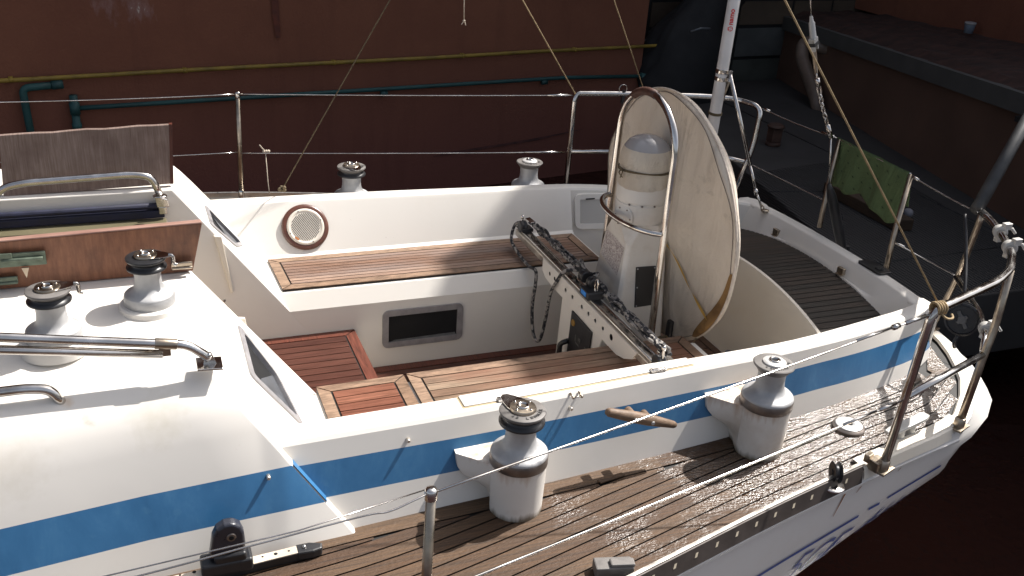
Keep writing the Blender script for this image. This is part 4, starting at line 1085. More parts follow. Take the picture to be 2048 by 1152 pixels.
for r_ in reversed(RR[:-1]): rows.append([wp(r_, 2*math.pi*k/NA, -.022-lump(r_, 2*math.pi*k/NA)*.6) for k in range(NA+1)])
m.grid(rows, 0, True)
wc = m.build('wheel_cover', mCanvas, None, merge=True)
tag(wc, 'big round stained off-white canvas cover over the steering wheel', 'wheel cover')
m = MB()
m.tube([wp(.541, 2*math.pi*k/NA, .010) for k in range(NA)], .0042, 6, closed=True)
m.build('edge_piping', canvas('piping', (.66,.58,.50), (.4,.3,.2), 30), wc)
m = MB(); m.tube([wp(.527, 2*math.pi*k/NA, .0215+lump(.527, 2*math.pi*k/NA)) for k in range(NA)], .0016, 5, closed=True); m.build('seam', mAluDark, wc)
# open flap showing tan lining, lower right of the rim, and the yellow strap
m = MB(); rows = []
for k in range(19):
    a = R(-62+(-8+62)*k/18); t = math.sin(math.pi*k/18); d = .0215+lump(.53, a)
    wd = .048*t**.8+.003
    rows.append([wp(.538, a, d-.004+.004), wp(.538-wd*.5, a, d+.004+.004*t), wp(.538-wd, a, d+.003)])
# angles measured from +y ; near side is -y so mirror
rows = []
for k in range(25):
    a = math.pi-R(-52+(48)*k/24); t = math.sin(math.pi*(k/24)**.8); wd = .034*t**.7+.002
    f_ = lambda r_: wp(r_, a, .020+lump(r_, a)+.004)
    rows.append([wp(.539, a, .012), f_(.532), f_(.532-wd*.5), f_(.532-wd)])
m.grid(rows, 0, True); m.build('open_flap', mTan, wc)
m = MB(); rows = []
for k in range(25):
    t = k/24; y = -.045+(-.405+.045)*t**1.0; z = .40+(.150-.40)*t+ .03*math.sin(math.pi*t)*-1
    r_ = math.hypot(y-WC.y, z-WC.z); a = math.atan2(z-WC.z, y-WC.y); tw_ = .017*abs(math.cos(2.3*t*math.pi))**.8+.003
    c = wp(r_, a, .024+lump(r_, a)+.004); d = Vector((0, .57, .82))
    rows.append([c-d*tw_, c+d*tw_+wn*.004])
m.grid(rows, 0, True); m.build('strap', mYellow, wc)
m = MB(); p0 = wp(.545, math.pi-R(-50), .02); m.tube(catmull([p0, p0+Vector((-.01,.004,-.02)), p0+Vector((-.004,-.004,-.045))]), .003, 6); m.build('drawstring', mRopeDk, wc)
m = MB(); m.tube([(1.04,0,.44),(1.12,.01,.44)], .035, 16); m.build('wheel_hub', mAluDark, bn)
# lever and knob on the aft sole
m = MB(); m.lathe([(.03,0),(.026,.02),(.0165,.03),(.016,.16),(.014,.165)], (1.115,-.150,-.16), 18); m.lathe([(.035,-.3),(.03,-.15)], (1.115,-.15,0), 16); m.build('black_post', mBlack, boat, sharp=40, label='short black post on the sole beside the binnacle')
m = MB(); m.box((1.40,-.22,-.22), (.05,.05,.07)); m.lathe([(.022,0),(.024,.02),(.018,.03)], (1.40,-.22,-.18), 8); m.build('throttle_knob', paint('dark_blue_grey_knob', (.03,.04,.055), .3, .2, 20), boat, bevel=.006)

# ------------------------------------------------------------------ mainsheet traveller
TX = .72
m = MB(); 
m.prism([(TX-.026,.66),(TX+.020,.66),(TX+.020,-.80),(TX-.026,-.80)], .118, .150)
tr = m.build('traveller_beam', mRail, boat, bevel=.004, label='mainsheet traveller beam across the cockpit')
m = MB(); m.prism([(TX-.020,.655),(TX+.014,.655),(TX+.014,-.79),(TX-.020,-.79)], .1505, .166); m.tube([(TX-.02,.655,.163),(TX-.02,-.79,.163)], .006, 8); m.tube([(TX+.014,.655,.163),(TX+.014,-.79,.163)], .006, 8); m.build('track', mSteel, tr, bevel=.001)
# white web with holes (faces forward)
m = MB(); X = TX-.030
outl = [(y-.07, z+.030) for y, z in [(.375,.118),(.375,.06),(.335,.040),(.24,.030),(-.38,.030),(-.44,.045),(-.50,.075),(-.53,.118)]]
holes = []
for i, y in enumerate([.29,.235,.115,.045,-.05,-.115,-.18,-.25,-.325]):
    r_ = .0095 if i < 8 else .0135
    holes.append([Vector((y-.07+r_*math.cos(2*math.pi*k/10), .108+r_*math.sin(2*math.pi*k/10), 0)) for k in range(10)])
P0 = [Vector((a, b, 0)) for a, b in outl]; allp = P0+[p for h_ in holes for p in h_]
tri = tessellate_polygon([P0]+holes)
m.add([(X, p.x, p.y) for p in allp], [tuple(t) for t in tri], 0, False)
m.grid([[(X, a, b), (X+.035, a, b)] for a, b in outl+[outl[0]]], 0, False)
m.add([(X+.02, a, b) for a, b in outl], [tuple(range(len(outl)))], 1, False)
m.build('holed_web', [mGel, mVoid], tr)
# pillar with the engine panel
m = MB(); m.slab([(X+.006,.085,.100),(X+.006,.105,-.345),(X+.006,-.26,-.345),(X+.006,-.27,-.06),(X+.006,-.33,.10)], (1,0,0), .12)
pil = m.build('instrument_pillar', mGel, boat, bevel=.006, label='white pillar under the traveller carrying the engine panel')
m = MB(); m.slab([(X+.005,-.035,.050),(X+.005,-.025,-.22),(X+.005,-.225,-.22),(X+.005,-.232,.045)], (-1,0,0), .008); ep = m.build('engine_panel', mBlack, pil, bevel=.003)
m = MB(); m.lathe([(.016,0),(.014,.004)], (X-.003,-.065,.005), 16, rot=Matrix.Rotation(R(-90), 3, 'Y')); m.build('key_switch', paint('brass', (.45,.27,.07), .35, .2, 10, .8), ep)
m = MB()
for a in ((.04,-.13,.004,.03),(.02,-.15,.02,.006),(0,-.12,.012,.012),(-.03,-.18,.012,.012),(-.055,-.13,.008,.008)): m.box((X-.004, a[0]-.14, a[1]+.08), (.003, a[2]*1.6, a[3]))
m.build('panel_marks', mGreyLet if False else paint('dim_marks', (.10,.10,.09), .5, .3, 60), ep)
m = MB(); m.tube(bend([(X-.002,-.03,-.10),(X-.03,-.01,-.12),(X-.03,-.01,-.30)], .02), .012, 8); m.build('panel_cable', mBlack, ep)
# carriage and end blocks
m = MB(); m.box((TX-.004,-.145,.183), (.075,.085,.034)); m.lathe([(.022,-.02),(.028,-.014),(.022,0),(.028,.014),(.022,.02)], (TX+.01,-.12,.215), 18, rot=Matrix.Rotation(R(90), 3, 'X')); m.lathe([(.022,-.02),(.028,-.014),(.022,0),(.028,.014),(.022,.02)], (TX+.01,-.04,.210), 18, rot=Matrix.Rotation(R(90), 3, 'X'))
car = m.build('traveller_car', mBlack, tr, bevel=.005)
m = MB(); m.box((TX-.0425,-.145,.186), (.002,.045,.018)); m.build('cyan_label', mCyan, car)
ch = MB(); link(Vector((TX,-.17,.20)), Vector((TX,-.175,.25)), .012, .004, 0); ch.build('shackle', mSteel, car)
for y, n_ in ((.60,'far'),(-.735,'near')):
    m = MB(); m.lathe([(.024,-.018),(.030,-.012),(.022,0),(.030,.012),(.024,.018)], (TX-.015,y,.185), 18, rot=Matrix.Rotation(R(90), 3, 'Y')); m.box((TX+.0,y-.0,.172), (.06,.06,.016))
    e_ = m.build('end_block', mBlack, tr, bevel=.003)
    m = MB(); m.slab([(TX+.012,y-.03,.200),(TX+.012,y+.045,.195),(TX+.038,y+.045,.200),(TX+.038,y-.03,.205)] if y > 0 else [(TX+.02,y-.05,.172),(TX+.02,y+.08,.172),(TX+.048,y+.08,.172),(TX+.048,y-.05,.172)], (0,0,1), .012); m.sphere((TX-.01, y+(.02 if y > 0 else -.01), .225 if y > 0 else .245), .010); m.tube([(TX-.01,y-.01,.19),(TX-.01,y-.01,.25)] if y < 0 else [(TX-.01,y+.02,.19),(TX-.01,y+.02,.225)], .006, 8); m.build('block_strap', mSteel, e_, bevel=.002)
# rope: tackle along the beam plus hanging loop
m = MB()
def wob(a, b, amp, ph, n=26): 
    a = Vector(a); b = Vector(b)
    return [a.lerp(b, i/n)+Vector((amp*math.sin(i*1.1+ph), 0, amp*.8*math.cos(i*.83+ph))) for i in range(n+1)]
for dx, dz, ph in ((.030,.190,0),(.045,.180,1),(.024,.205,2.1),(.050,.200,3.3)):
    m.tube(wob((TX+dx,.58,dz),(TX+dx,-.05,dz+.004), .004, ph), .0072, 8)
for dx, dz, ph in ((.030,.185,.5),(.044,.180,1.5),(.058,.176,4),(.036,.198,2.6),(.052,.196,3.9),(.068,.182,.2)):
    m.tube(wob((TX+dx,-.05,dz),(TX+dx*.8,-.70,dz+.006), .0055, ph), .0074, 8)
m.tube(catmull([(TX+.04,-.02,.21),(TX+.02,.03,.235),(TX+.05,.08,.225),(TX+.04,.01,.20),(TX+.06,-.06,.225),(TX+.03,-.10,.235),(TX+.05,-.05,.21)]), .0072, 8)
trope = m.build('traveller_rope', mFleck, None)
tag(trope, 'black and grey flecked control rope lying along the traveller', 'rope')
m = MB(); X2 = TX-.045
m.tube(catmull([(TX-.01,.62,.200),(TX-.03,.66,.17),(TX-.06,.62,.11),(X2-.02,.50,.085),(X2-.012,.40,.07),(X2,.345,.07),(X2,.33,.02),(X2-.01,.325,-.10),(X2-.015,.29,-.20),(X2-.015,.245,-.237),(X2-.01,.205,-.21),(X2,.19,-.10),(X2,.165,.03),(X2+.004,.125,.11),(TX-.02,.09,.178),(TX+.03,.06,.19)], 7), .0078, 8)
lp = m.build('hanging_rope_loop', mFleck, None)
tag(lp, 'flecked rope hanging in a long loop below the far end of the traveller', 'rope')
m = MB()
for k, (r_, o) in enumerate(((.034,0),(.030,.012),(.036,.024))):
    m.tube([(.985+o+r_*math.cos(a)*.9, -.275+r_*.3*math.sin(a*2), -.03+r_*math.sin(a)) for a in [2*math.pi*i/20 for i in range(20)]], .0055, 8, closed=True)
tag(m.build('coiled_cord', mRopeDk, None), 'small coil of dark cord hanging at the foot of the binnacle guard', 'cord')
m = MB(); m.tube([(TX+.02,-.18,.03),(.80,-.19,-.08)], .012, 10); m.tube([(.80,-.19,-.08),(.93,-.22,-.30)], .006, 8); m.build('gas_strut', mBlack, boat, label='dark gas strut under the traveller')

# ------------------------------------------------------------------ deck fittings on the near side
# wooden cleat on the coaming side
m = MB(); a = Vector((.325,-1.062,.238)); b = Vector((.590,-1.062,.142)); c = (a+b)/2
m.tube([a, a.lerp(b,.03), a.lerp(b,.25), a.lerp(b,.42), a.lerp(b,.6), a.lerp(b,.75), a.lerp(b,.97), b], [.010,.0145,.018,.020,.020,.017,.0125,.009], 14)
wcl = m.build('wooden_cleat', mCleatW, boat, label='weathered wooden horn cleat on the blue stripe')
m = MB(); m.tube([c+Vector((-.03,.0,.01)), c+Vector((-.03,.045,.01))], .014, 10); m.tube([c+Vector((.03,.0,-.012)), c+Vector((.03,.045,-.012))], .014, 10); m.build('cleat_foot', mCleatW, wcl)
for d in (-.035,.035):
    m = MB(); m.lathe([(.007,0),(.006,.003)], c+(b-a).normalized()*d+Vector((0,-.019,0)), 10, rot=Matrix.Rotation(R(90),3,'X')); m.build('cleat_screw', mAlu, wcl)
# eye hooks and studs
m = MB()
for dx in (0, .030):
    y = -(yo(.24)+.006); m.tube([(.235+dx, y+.01, .268-.002*dx), (.235+dx, y-.016, .266)], .0035, 8); m.sphere((.235+dx, y-.016, .266), .0055, n=10, k=6)
m.tube([(.235,-(yo(.24)+.02),.266),(.265,-(yo(.24)+.02),.266)], .002, 6)
m.build('eye_hook', mRustSteel, boat)
for x, z, dy in ((-.727,.208,0),(-.312,.222,0),(.232,.225,0)):
    y = -(cab_profile(x)[2][0]+.002 if x < -.5 else yj(x)+(yo(x)-yj(x))*z/.271)
    m = MB(); m.lathe([(.006,-.004),(.006,.010),(.004,.014)], (x, y, z), 12, rot=Matrix.Rotation(R(90),3,'X')); m.build('stud', mRail, boat)
# pump deck plate
m = MB(); m.lathe([(.058,0),(.058,.010),(.052,.016),(.047,.018)], (1.33,-1.068,0), 40); dp = m.build('deck_plate', mAluDark, boat, sharp=40, label='bright round deck plate with a star socket')
m = MB(); m.lathe([(.050,.0178),(.046,.0205),(.014,.0225),(.013,.018)], (1.33,-1.068,0), 40); m.build('plate_cap', mPaleDisc, dp)
m = MB(); o = []
for k in range(16):
    a = 2*math.pi*k/16; r_ = .0125 if k % 2 else .0085; o.append((1.33+r_*math.cos(a), -1.068+r_*math.sin(a)))
m.prism(o, .0220, .0238); m.build('star_socket', mVoid, dp)
# white deck cleat on two legs
m = MB(); a = Vector((1.375,-1.205,.052)); b = Vector((1.600,-1.150,.056)); d = (b-a).normalized(); nrm_ = Vector((-d.y, d.x, 0))
m.slab([a-nrm_*.014, a+d*.03-nrm_*.021, b-d*.03-nrm_*.021, b-nrm_*.014, b+nrm_*.014, b-d*.03+nrm_*.019, a+d*.03+nrm_*.019, a+nrm_*.014], (0,0,1), .014)
dc = m.build('deck_cleat', mWhiteMetal, boat, bevel=.004, seg=3, label='white two legged mooring cleat on the stern deck')
for t in (.38,.66):
    m = MB(); p_ = a.lerp(b,t); m.tube([(p_.x,p_.y,.0),(p_.x,p_.y,.054)], [.017,.012], 12); m.box((p_.x,p_.y-.004,.004), (.035,.04,.008))
    m.build('cleat_leg', mWhiteMetal, dc, bevel=.002)
# upright sheave on a round plate
SX, SY = 1.045, -1.340
m = MB(); m.lathe([(.040,0),(.040,.004),(.036,.007),(.01,.008)], (SX,SY,.0), 28); shp = m.build('sheave_plate', mSteel, boat, sharp=40, label='folding sheave block on a round steel plate by the toe rail')
ax = Vector((.93,-.37,.0)).normalized(); Q = ax.to_track_quat('Z','Y').to_matrix()
m = MB(); m.lathe([(.034,-.013),(.036,-.011),(.026,-.003),(.026,.003),(.036,.011),(.034,.013)], (SX+.014,SY+.012,.045), 28, rot=Q); m.lathe([(.010,-.016),(.010,.016)], (SX+.014,SY+.012,.045), 12, rot=Q); m.build('sheave', mBlack, shp, sharp=30)
m = MB(); m.box((SX+.01,SY+.005,.012), (.03,.02,.016)); m.build('sheave_post', mSteel, shp, bevel=.002)
# pushpit foot blocks
for x, y in ((1.266,-1.322),):
    m = MB(); m.box((x-.02, y+.012, .028), (.05,.04,.04), rot=Matrix.Rotation(R(15),3,'Z')); m.box((x-.045, y+.028, .05), (.035,.02,.03), rot=Matrix.Rotation(R(20),3,'Z')); m.build('foot_bracket', mRustSteel, pp, bevel=.003)
# genoa track and black car beside the cabin side
m = MB(); 
def tk(x, o): return (x, -(cab_profile(x)[0][0]+.030+o))
m.prism([tk(-1.9,0), tk(-.66,0), tk(-.66,.032), tk(-1.9,.032)][::-1], .002, .026); trk = m.build('genoa_track', mBlack, boat, label='sheet track bolted beside the cabin side')
m = MB(); m.prism([tk(-1.9,.001), tk(-.66,.001), tk(-.66,.031), tk(-1.9,.031)][::-1], .0262, .030); tt = m.build('track_top', paint('bright_track', (.62,.54,.44), .4, .15, 15, .3), trk, bevel=.001)
m = MB()
for k in range(22):
    x = -.695-k*.036; q = tk(x,.016); m.lathe([(.0055 if k % 3 == 1 else .0035,.0302),(.002,.0305)], (q[0],q[1],0), 10)
m.build('track_hole', mVoid, tt)
m = MB(); q = tk(-.64,.016); m.prism([(-.675,q[1]-.020),(-.675,q[1]+.018),(-.635,q[1]+.018),(-.60,q[1]+.006),(-.605,q[1]-.016),(-.63,q[1]-.022)], .003, .031); m.build('track_end_stop', mBlack, trk, bevel=.005)
m = MB(); m.sphere((-.652,q[1],.032), .006); m.build('end_screw', mSteel, trk)
cx = -.862; q = tk(cx,.016)
m = MB(); m.box((cx,q[1],.040), (.135,.060,.040)); m.box((cx+.01,q[1]-.004,.066), (.085,.045,.03))
car2 = m.build('genoa_car', mBlack, trk, bevel=.008, seg=3, label='black block car on the sheet track')
m = MB(); o = [(cx-.045,.06),(cx+.048,.06),(cx+.052,.10),(cx+.050,.135),(cx+.042,.158),(cx+.024,.172),(cx+.0,.172),(cx-.020,.160),(cx-.032,.135)]
yq = q[1]+.006; m.slab([(x, yq-.018, z) for x, z in o], (0,1,0), .036); m.build('block_cheek', paint('blue_black_plastic', (.020,.022,.032), .3, .2, 20), car2, bevel=.010, seg=4)
m = MB(); m.lathe([(.011,-.022),(.013,-.018),(.013,.018),(.011,.022)], (cx+.016, yq, .130), 18, rot=Matrix.Rotation(R(90),3,'X')); m.build('pivot_bolt', mAluDark, car2); m = MB(); m.lathe([(.007,.020),(.0065,.0235)], (cx+.016, yq, .130), 14, rot=Matrix.Rotation(R(90),3,'X')); m.build('pivot_hole', mVoid, car2)
# small grey fitting at the toe rail, bottom of the picture
m = MB(); m.box((.155,-1.500,.022), (.11,.05,.035), rot=Matrix.Rotation(R(-14),3,'Z')); m.box((.175,-1.512,.044), (.07,.03,.012), rot=Matrix.Rotation(R(-14),3,'Z')); m.build('toe_rail_block', mRubber, boat, bevel=.004, label='grey block fitting beside the toe rail')
# loose splinter / chafed patch on the wet deck
m = MB(); m.slab([(.30,-1.10,.003),(.395,-1.085,.003),(.398,-1.103,.003),(.305,-1.118,.003)], (0,0,1), .004); m.build('deck_patch', mDeck, deck)

# ------------------------------------------------------------------ running lines (tied on, so things of their own)
def line(name, pts, r_, mat, label, cat='rope', n=7):
    m = MB(); m.tube(pts, r_, n); o = m.build(name, mat, None); tag(o, label, cat, 'running lines tied to the rails' if name in ('halyard','tan_line') else None); return o
o = line('halyard', [(1.315,-1.318,.625),(.842,-.90,1.48),(.2,-.33,2.64)], .0031, mRopeT, 'long tan line running down to the front end of the near pushpit')
m = MB()
for k in range(4): m.tube([(1.300+.010*k-.015, -1.333+.0195*math.cos(a), .622+.0195*math.sin(a)) for a in [2*math.pi*i/14 for i in range(14)]], .0042, 6, closed=True)
m.tube(catmull([(1.30,-1.35,.61),(1.31,-1.365,.60),(1.34,-1.36,.595),(1.35,-1.345,.60)]), .004, 6); m.build('knot', mRopeT, o)
o = line('halyard', sag((-.357,1.03,.285),(.148,1.0,1.164),.0)+[Vector((.9,.95,2.5))], .0030, mRopeDk, 'thin dark line rising from the far coaming top across the red wall')
m = MB()
for k in range(5): m.sphere((-.357+.012*math.sin(k*2.1), 1.02+.01*math.cos(k*2.1), .287+.004*k), .010, n=10, k=6)
m.build('knot', mRopeDk, o)
o = line('halyard', [(1.278,1.345,.618),(.93,1.345,1.113),(.1,1.34,2.3)], .0034, mRopeT, 'tan line tied at the front end of the far pushpit')
o = line('halyard', [(1.674,1.30,.640),(1.428,1.30,1.123),(.8,1.3,2.35)], .0030, mRopeT, 'tan line coming down behind the wheel cover')
o = line('hanging_line', [(.155,0,1.75),(.155,0,1.328),(.158,0,1.262)], .0020, mRopeW, 'pale line end hanging down with a small knot at top of view')
m = MB(); m.sphere((.158,0,1.255), .005); m.tube(catmull([(.158,0,1.256),(.152,0,1.247),(.149,.0,1.243)]), .0018, 6); m.tube(catmull([(.158,0,1.256),(.163,0,1.247),(.164,.0,1.24)]), .0018, 6); m.build('knot', mRopeW, o)
Lx = -.335
o = line('tied_cord', [(Lx,1.71,.262),(Lx+.002,1.68,.10),(Lx+.004,1.64,.02)], .0026, mRopeW, 'pale cord knotted on the far lower lifeline and hanging down', 'cord')
m = MB(); m.tube(catmull([(Lx,1.71,.262),(Lx-.012,1.708,.275),(Lx-.03,1.705,.30)]), .004, 6)
for k in range(3): m.sphere((Lx+.012*k-.008,1.71,.262), .009, n=10, k=6)
m.build('knot', mRopeW, o)
m = MB(); m.tube([(1.55,1.305,.648),(1.552,1.31,.56),(1.552,1.31,.44)], .0028, 6); m.box((1.55,1.305,.605), (.018,.018,.07)); m.box((1.551,1.308,.50), (.01,.01,.04))
clip = m.build('hanging_clip', mBlack, None, bevel=.002); tag(clip, 'black snap clip hanging from the far pushpit rail', 'clip')
m = MB(); m.tube([(1.545+.024*math.cos(a),1.305,.650+.024*math.sin(a)) for a in [2*math.pi*i/20 for i in range(20)]], .0022, 6, closed=True); m.build('clip_ring', mSteel, clip)
# twine round the white pole with ring
m = MB()
for k in range(2): m.tube([(1.786+.033*math.cos(a), .75+.033*math.sin(a), .655+k*.007+.003*math.sin(a)) for a in [2*math.pi*i/24 for i in range(24)]], .0035, 6, closed=True)
tag(m.build('pole_lashing', mRopeDk, None), 'brown lashing twine round the white pole', 'lashing')

# reel on the near pushpit
c = Vector((2.0,-.849,.255)); ax = Vector((-.75,-.62,.22)).normalized(); Q = ax.to_track_quat('Z','Y').to_matrix()
m = MB(); m.lathe([(.062,-.026),(.066,-.024),(.066,-.018),(.050,-.014),(.050,.014),(.066,.018),(.066,.024),(.062,.026),(.058,.027),(.055,.018),(.052,.018)], c, 36, rot=Q)
rl = m.build('line_reel', mBlack, None, sharp=30); tag(rl, 'round black webbing reel hanging on the near stern pushpit', 'reel')
m = MB()
for a in (40, 75, 220, 255): 
    pass
m.box(c+ax*.022, (.014,.075,.006), rot=Q@Matrix.Rotation(R(35),3,'Z')); m.box(c+ax*.024, (.014,.045,.006), rot=Q@Matrix.Rotation(R(-40),3,'Z')); m.lathe([(.018,.018),(.016,.028)], c, 16, rot=Q)
m.build('reel_spokes', paint('grey_spokes', (.10,.10,.10), .5, .3, 30), rl, bevel=.001)
m = MB(); m.tube(catmull([c+Vector((-.02,.01,.06)), c+Vector((.0,.03,.12)), c+Vector((.06,.12,.22)), Vector((2.12,-.62,.60))]), .007, 8); m.tube(catmull([c+Vector((-.02,-.02,-.06)), c+Vector((-.03,-.02,-.09)), c+Vector((-.01,-.01,-.12))]), .008, 8); m.build('reel_webbing', mBlack, rl)

# towel over the transom line
m = MB(); rows = []; NU = 34; 
import random as _r
rg = _r.Random(3)
for i in range(NU+1):
    u = i/NU; x = 2.302+(2.270-2.302)*u; y = .405+(-.135-.405)*u
    hem = .215+.014*math.sin(u*9)+.010*math.sin(u*23)+(.035*u) ; row = []
    for v in [k/14 for k in range(15)]:   # forward (camera side) fall
        w_ = (.016*math.sin(u*13+v*1.5)+.007*math.sin(u*31+1))*(.25+.75*v)
        row.append((x-.008-.012*v+w_, y+.012*math.sin(v*3)*v, .612-hem*(1-(v))**1*0-hem*v))
    row = row[::-1]
    for v in [k/8 for k in range(1, 9)]:  # back fall
        row.append((x+.010+.014*v+.008*math.sin(u*14+1)*v, y-.012*v, .614-.17*v))
    rows.append(row)
m.grid(rows, 0, True); twl = m.build('towel', mGreen, None); tag(twl, 'green patterned towel hung over the line across the transom', 'towel')
sl = twl.modifiers.new('thick', 'SOLIDIFY'); sl.thickness = .004
m = MB()
for i in range(7):
    for j in range(4):
        u = .08+.14*i+.05*(j % 2); v = .15+.23*j
        if u > .97: continue
        x = 2.302-.032*u-.008-.012*v-.008+.010*math.sin(u*16+v*2)*v; y = .405-.54*u; z = .612-(.22+.03*u)*v; x -= .006
        m.box((x, y, z), (.001,.015,.002), rot=Matrix.Rotation(R(25),3,'X')); m.box((x, y, z), (.001,.002,.010), rot=Matrix.Rotation(R(25),3,'X'))
m.build('towel_print', paint('dark_green_print', (.025,.045,.018), .9, .2, 30), twl)

# ------------------------------------------------------------------ background: water, wall, pontoon, quay
WL = -1.32
m = MB(); m.add([(-60,-60,WL),(60,-60,WL),(60,60,WL),(-60,60,WL)], [(0,1,2,3)], 0, False); tag(m.build('water', mWater, None), kind='structure')
wa = R(9.03); wd = Vector((math.cos(wa), math.sin(wa), 0)); wn_ = Vector((math.sin(wa), -math.cos(wa), 0)); W0 = Vector((-1.848, 4.575, 0))
def wl(s, z, o=0): return W0+wd*s+wn_*o+Vector((0,0,z))
bw = empty('harbour_building', tuple(wl(0, WL))); tag(bw, 'red stucco harbour building wall with yellow and teal pipes', 'building')
def bb(mb, name, mats, par=bw, **k):
    o = mb.build(name, mats, par, **k); o.matrix_parent_inverse = Matrix.Translation(-par.location) if par.type == 'EMPTY' else o.matrix_parent_inverse
    return o
m = MB(); n = 30
L0, L1 = -14, 5.95
m.grid([[wl(L0+(L1-L0)*i/n, z) for z in (-2.5,-1,0,1,3,7.5)] for i in range(n+1)], 0, False)
m.add([wl(L1,-2.5), wl(L1,7.5), wl(L1,7.5,-6), wl(L1,-2.5,-6)], [(0,1,2,3)], 0, False)
m.add([wl(L0,7.5), wl(L1,7.5), wl(L1,7.5,-6), wl(L0,7.5,-6)], [(0,1,2,3)], 0, False)
wall = bb(m, 'wall', mStucco)
m = MB(); m.slab([wl(L0,7.5,1.0), wl(L1+1,7.5,1.0), wl(L1+1,7.5,-6), wl(L0,7.5,-6)], (0,0,1), .25); bb(m, 'added_shade_eaves', mBand)  # unseen overhang added to keep sun and sky off the wall
m = MB(); m.tube([wl(-8,.0,.05)]+[wl(-2+1.1*i, .0+.004*math.sin(i*2.3), .05) for i in range(9)], .017, 12); yp = bb(m, 'yellow_pipe', mYPipe)
for i in range(7):
    m = MB(); m.tube([wl(-1.2+i*1.25,.0,.05), wl(-1.17+i*1.25,.0,.05)], .021, 12); m.box(wl(-1.185+i*1.25,0,.02), (.03,.05,.03)); bb(m, 'pipe_coupling', mYPipe, yp)
m = MB(); ts = .47
m.tube([wl(ts,-.245,.05)]+[wl(ts+.9*i,-.245-.03*i/6,.05) for i in range(1,6)]+[wl(6.4,-.33,.05)], .0185, 12)
m.tube([wl(ts,-.14,.055), wl(ts,-1.2,.055)], .030, 14); m.tube([wl(ts,-.20,.055), wl(ts,-.29,.055)], .038, 14); m.tube([wl(ts,-.36,.055), wl(ts,-.40,.055)], .036, 14)
m.tube(bend([wl(ts-.10,-.055,.055), wl(ts-.34,-.065,.055), wl(ts-.30,-1.2,.055)], .05), .028, 14); m.tube([wl(ts-.14,-.056,.055), wl(ts-.06,-.052,.055)], .034, 14)
m.tube([wl(5.95,-.33,.05), wl(5.95,-1.1,.05)], .026, 12); m.tube([wl(5.95,-.28,.05), wl(5.95,-.38,.05)], .034, 12)
for s__ in (3.0,4.7): m.tube([wl(s__,-.30,.05), wl(s__+.06,-.30,.05)], .025, 12)
bb(m, 'teal_pipe', mTPipe)
m = MB(); m.slab([wl(2.075,.22,.012), wl(2.115,.22,.012), wl(2.105,.62,.012), wl(2.09,1.5,.012), wl(2.04,1.5,.012), wl(2.05,.42,.012)], (wn_.x, wn_.y, 0), .002); bb(m, 'rust_trickle', paint('rust_dark', (.10,.028,.016), .8, .4, 16), wall)
m = MB(); m.slab([wl(3.55,-.96,.01), wl(4.7,-.905,.01), wl(5.3,-.83,.01), wl(4.6,-.885,.01), wl(3.7,-.93,.01)], (wn_.x, wn_.y, 0), .002); bb(m, 'tide_mark', paint('tide_dark', (.07,.025,.022), .8, .5, 12), wall)

# dark gate / panels behind on the right
G0 = Vector((4.35, 6.05, 0)); G1 = Vector((6.7, 6.25, 0)); gd_ = (G1-G0).normalized(); gn = Vector((gd_.y, -gd_.x, 0))
def gp(s, z, o=0): return G0+gd_*s+gn*o+Vector((0,0,z))
ga = empty('panelled_gate', tuple(gp(0,-.55))); tag(ga, 'dark grey panelled gate standing behind the pontoon', 'gate')
m = MB()
cols_ = [0,.62,1.22,2.0,2.6,3.2]; rws_ = [-.70,-.30,.06,.36,.9,2.2]
for i in range(len(cols_)-1):
    for j in range(len(rws_)-1):
        a, b, c_, d_ = cols_[i]+.02, cols_[i+1]-.02, rws_[j]+.02, rws_[j+1]-.02
        m.slab([gp(a,c_,.0), gp(b,c_,.0), gp(b,d_,.0), gp(a,d_,.0)], tuple(gn), .012+.006*((i+j) % 2), (i*3+j*2) % 3)
mGate2 = paint('gate_panel_brown', (.075,.055,.038), .8, .3, 2.5); mGate3 = paint('gate_panel_grey', (.075,.080,.078), .8, .3, 2.5)
bb(m, 'panels', [mGate, mGate2, mGate3], ga)
m = MB(); m.slab([gp(-.2,-.8,-.03), gp(3.3,-.8,-.03), gp(3.3,2.4,-.03), gp(-.2,2.4,-.03)], tuple(gn), .03); bb(m, 'frame', mGateF, ga)

# pontoon
m = MB()
pts = [(3.35,.63),(3.40,1.08),(3.48,1.79),(3.69,2.72),(4.35,5.9),(6.6,6.2),(9,6.2),(9,.60)]
m.prism(pts, -1.0, -.55, 0); 
pont = m.build('pontoon', mPont, None, bevel=.01); tag(pont, 'dark grey floating pontoon in shade astern of the yacht', 'pontoon')
m = MB()
for i in range(46):
    x = 3.42+.028*i; 
    if x > 4.7: break
    m.tube([(x+.02*0, .64, -.549), (x+.30*(x-3.42)/1.2+.12, 3.0+(x-3.42)*.2, -.549)], .0035, 4)
m.build('grip_ribs', mGateF, pont)
m = MB()
for a, b in (((3.66,2.6),(4.9,2.4)),((4.9,.65),(4.9,5.8)),((3.4,1.2),(5.2,1.25))): m.tube([(a[0],a[1],-.549),(b[0],b[1],-.549)], .006, 4)
m.build('deck_seams', mGateF, pont)
m = MB(); m.box((3.36,1.0,-.62), (.05,.7,.10)); 
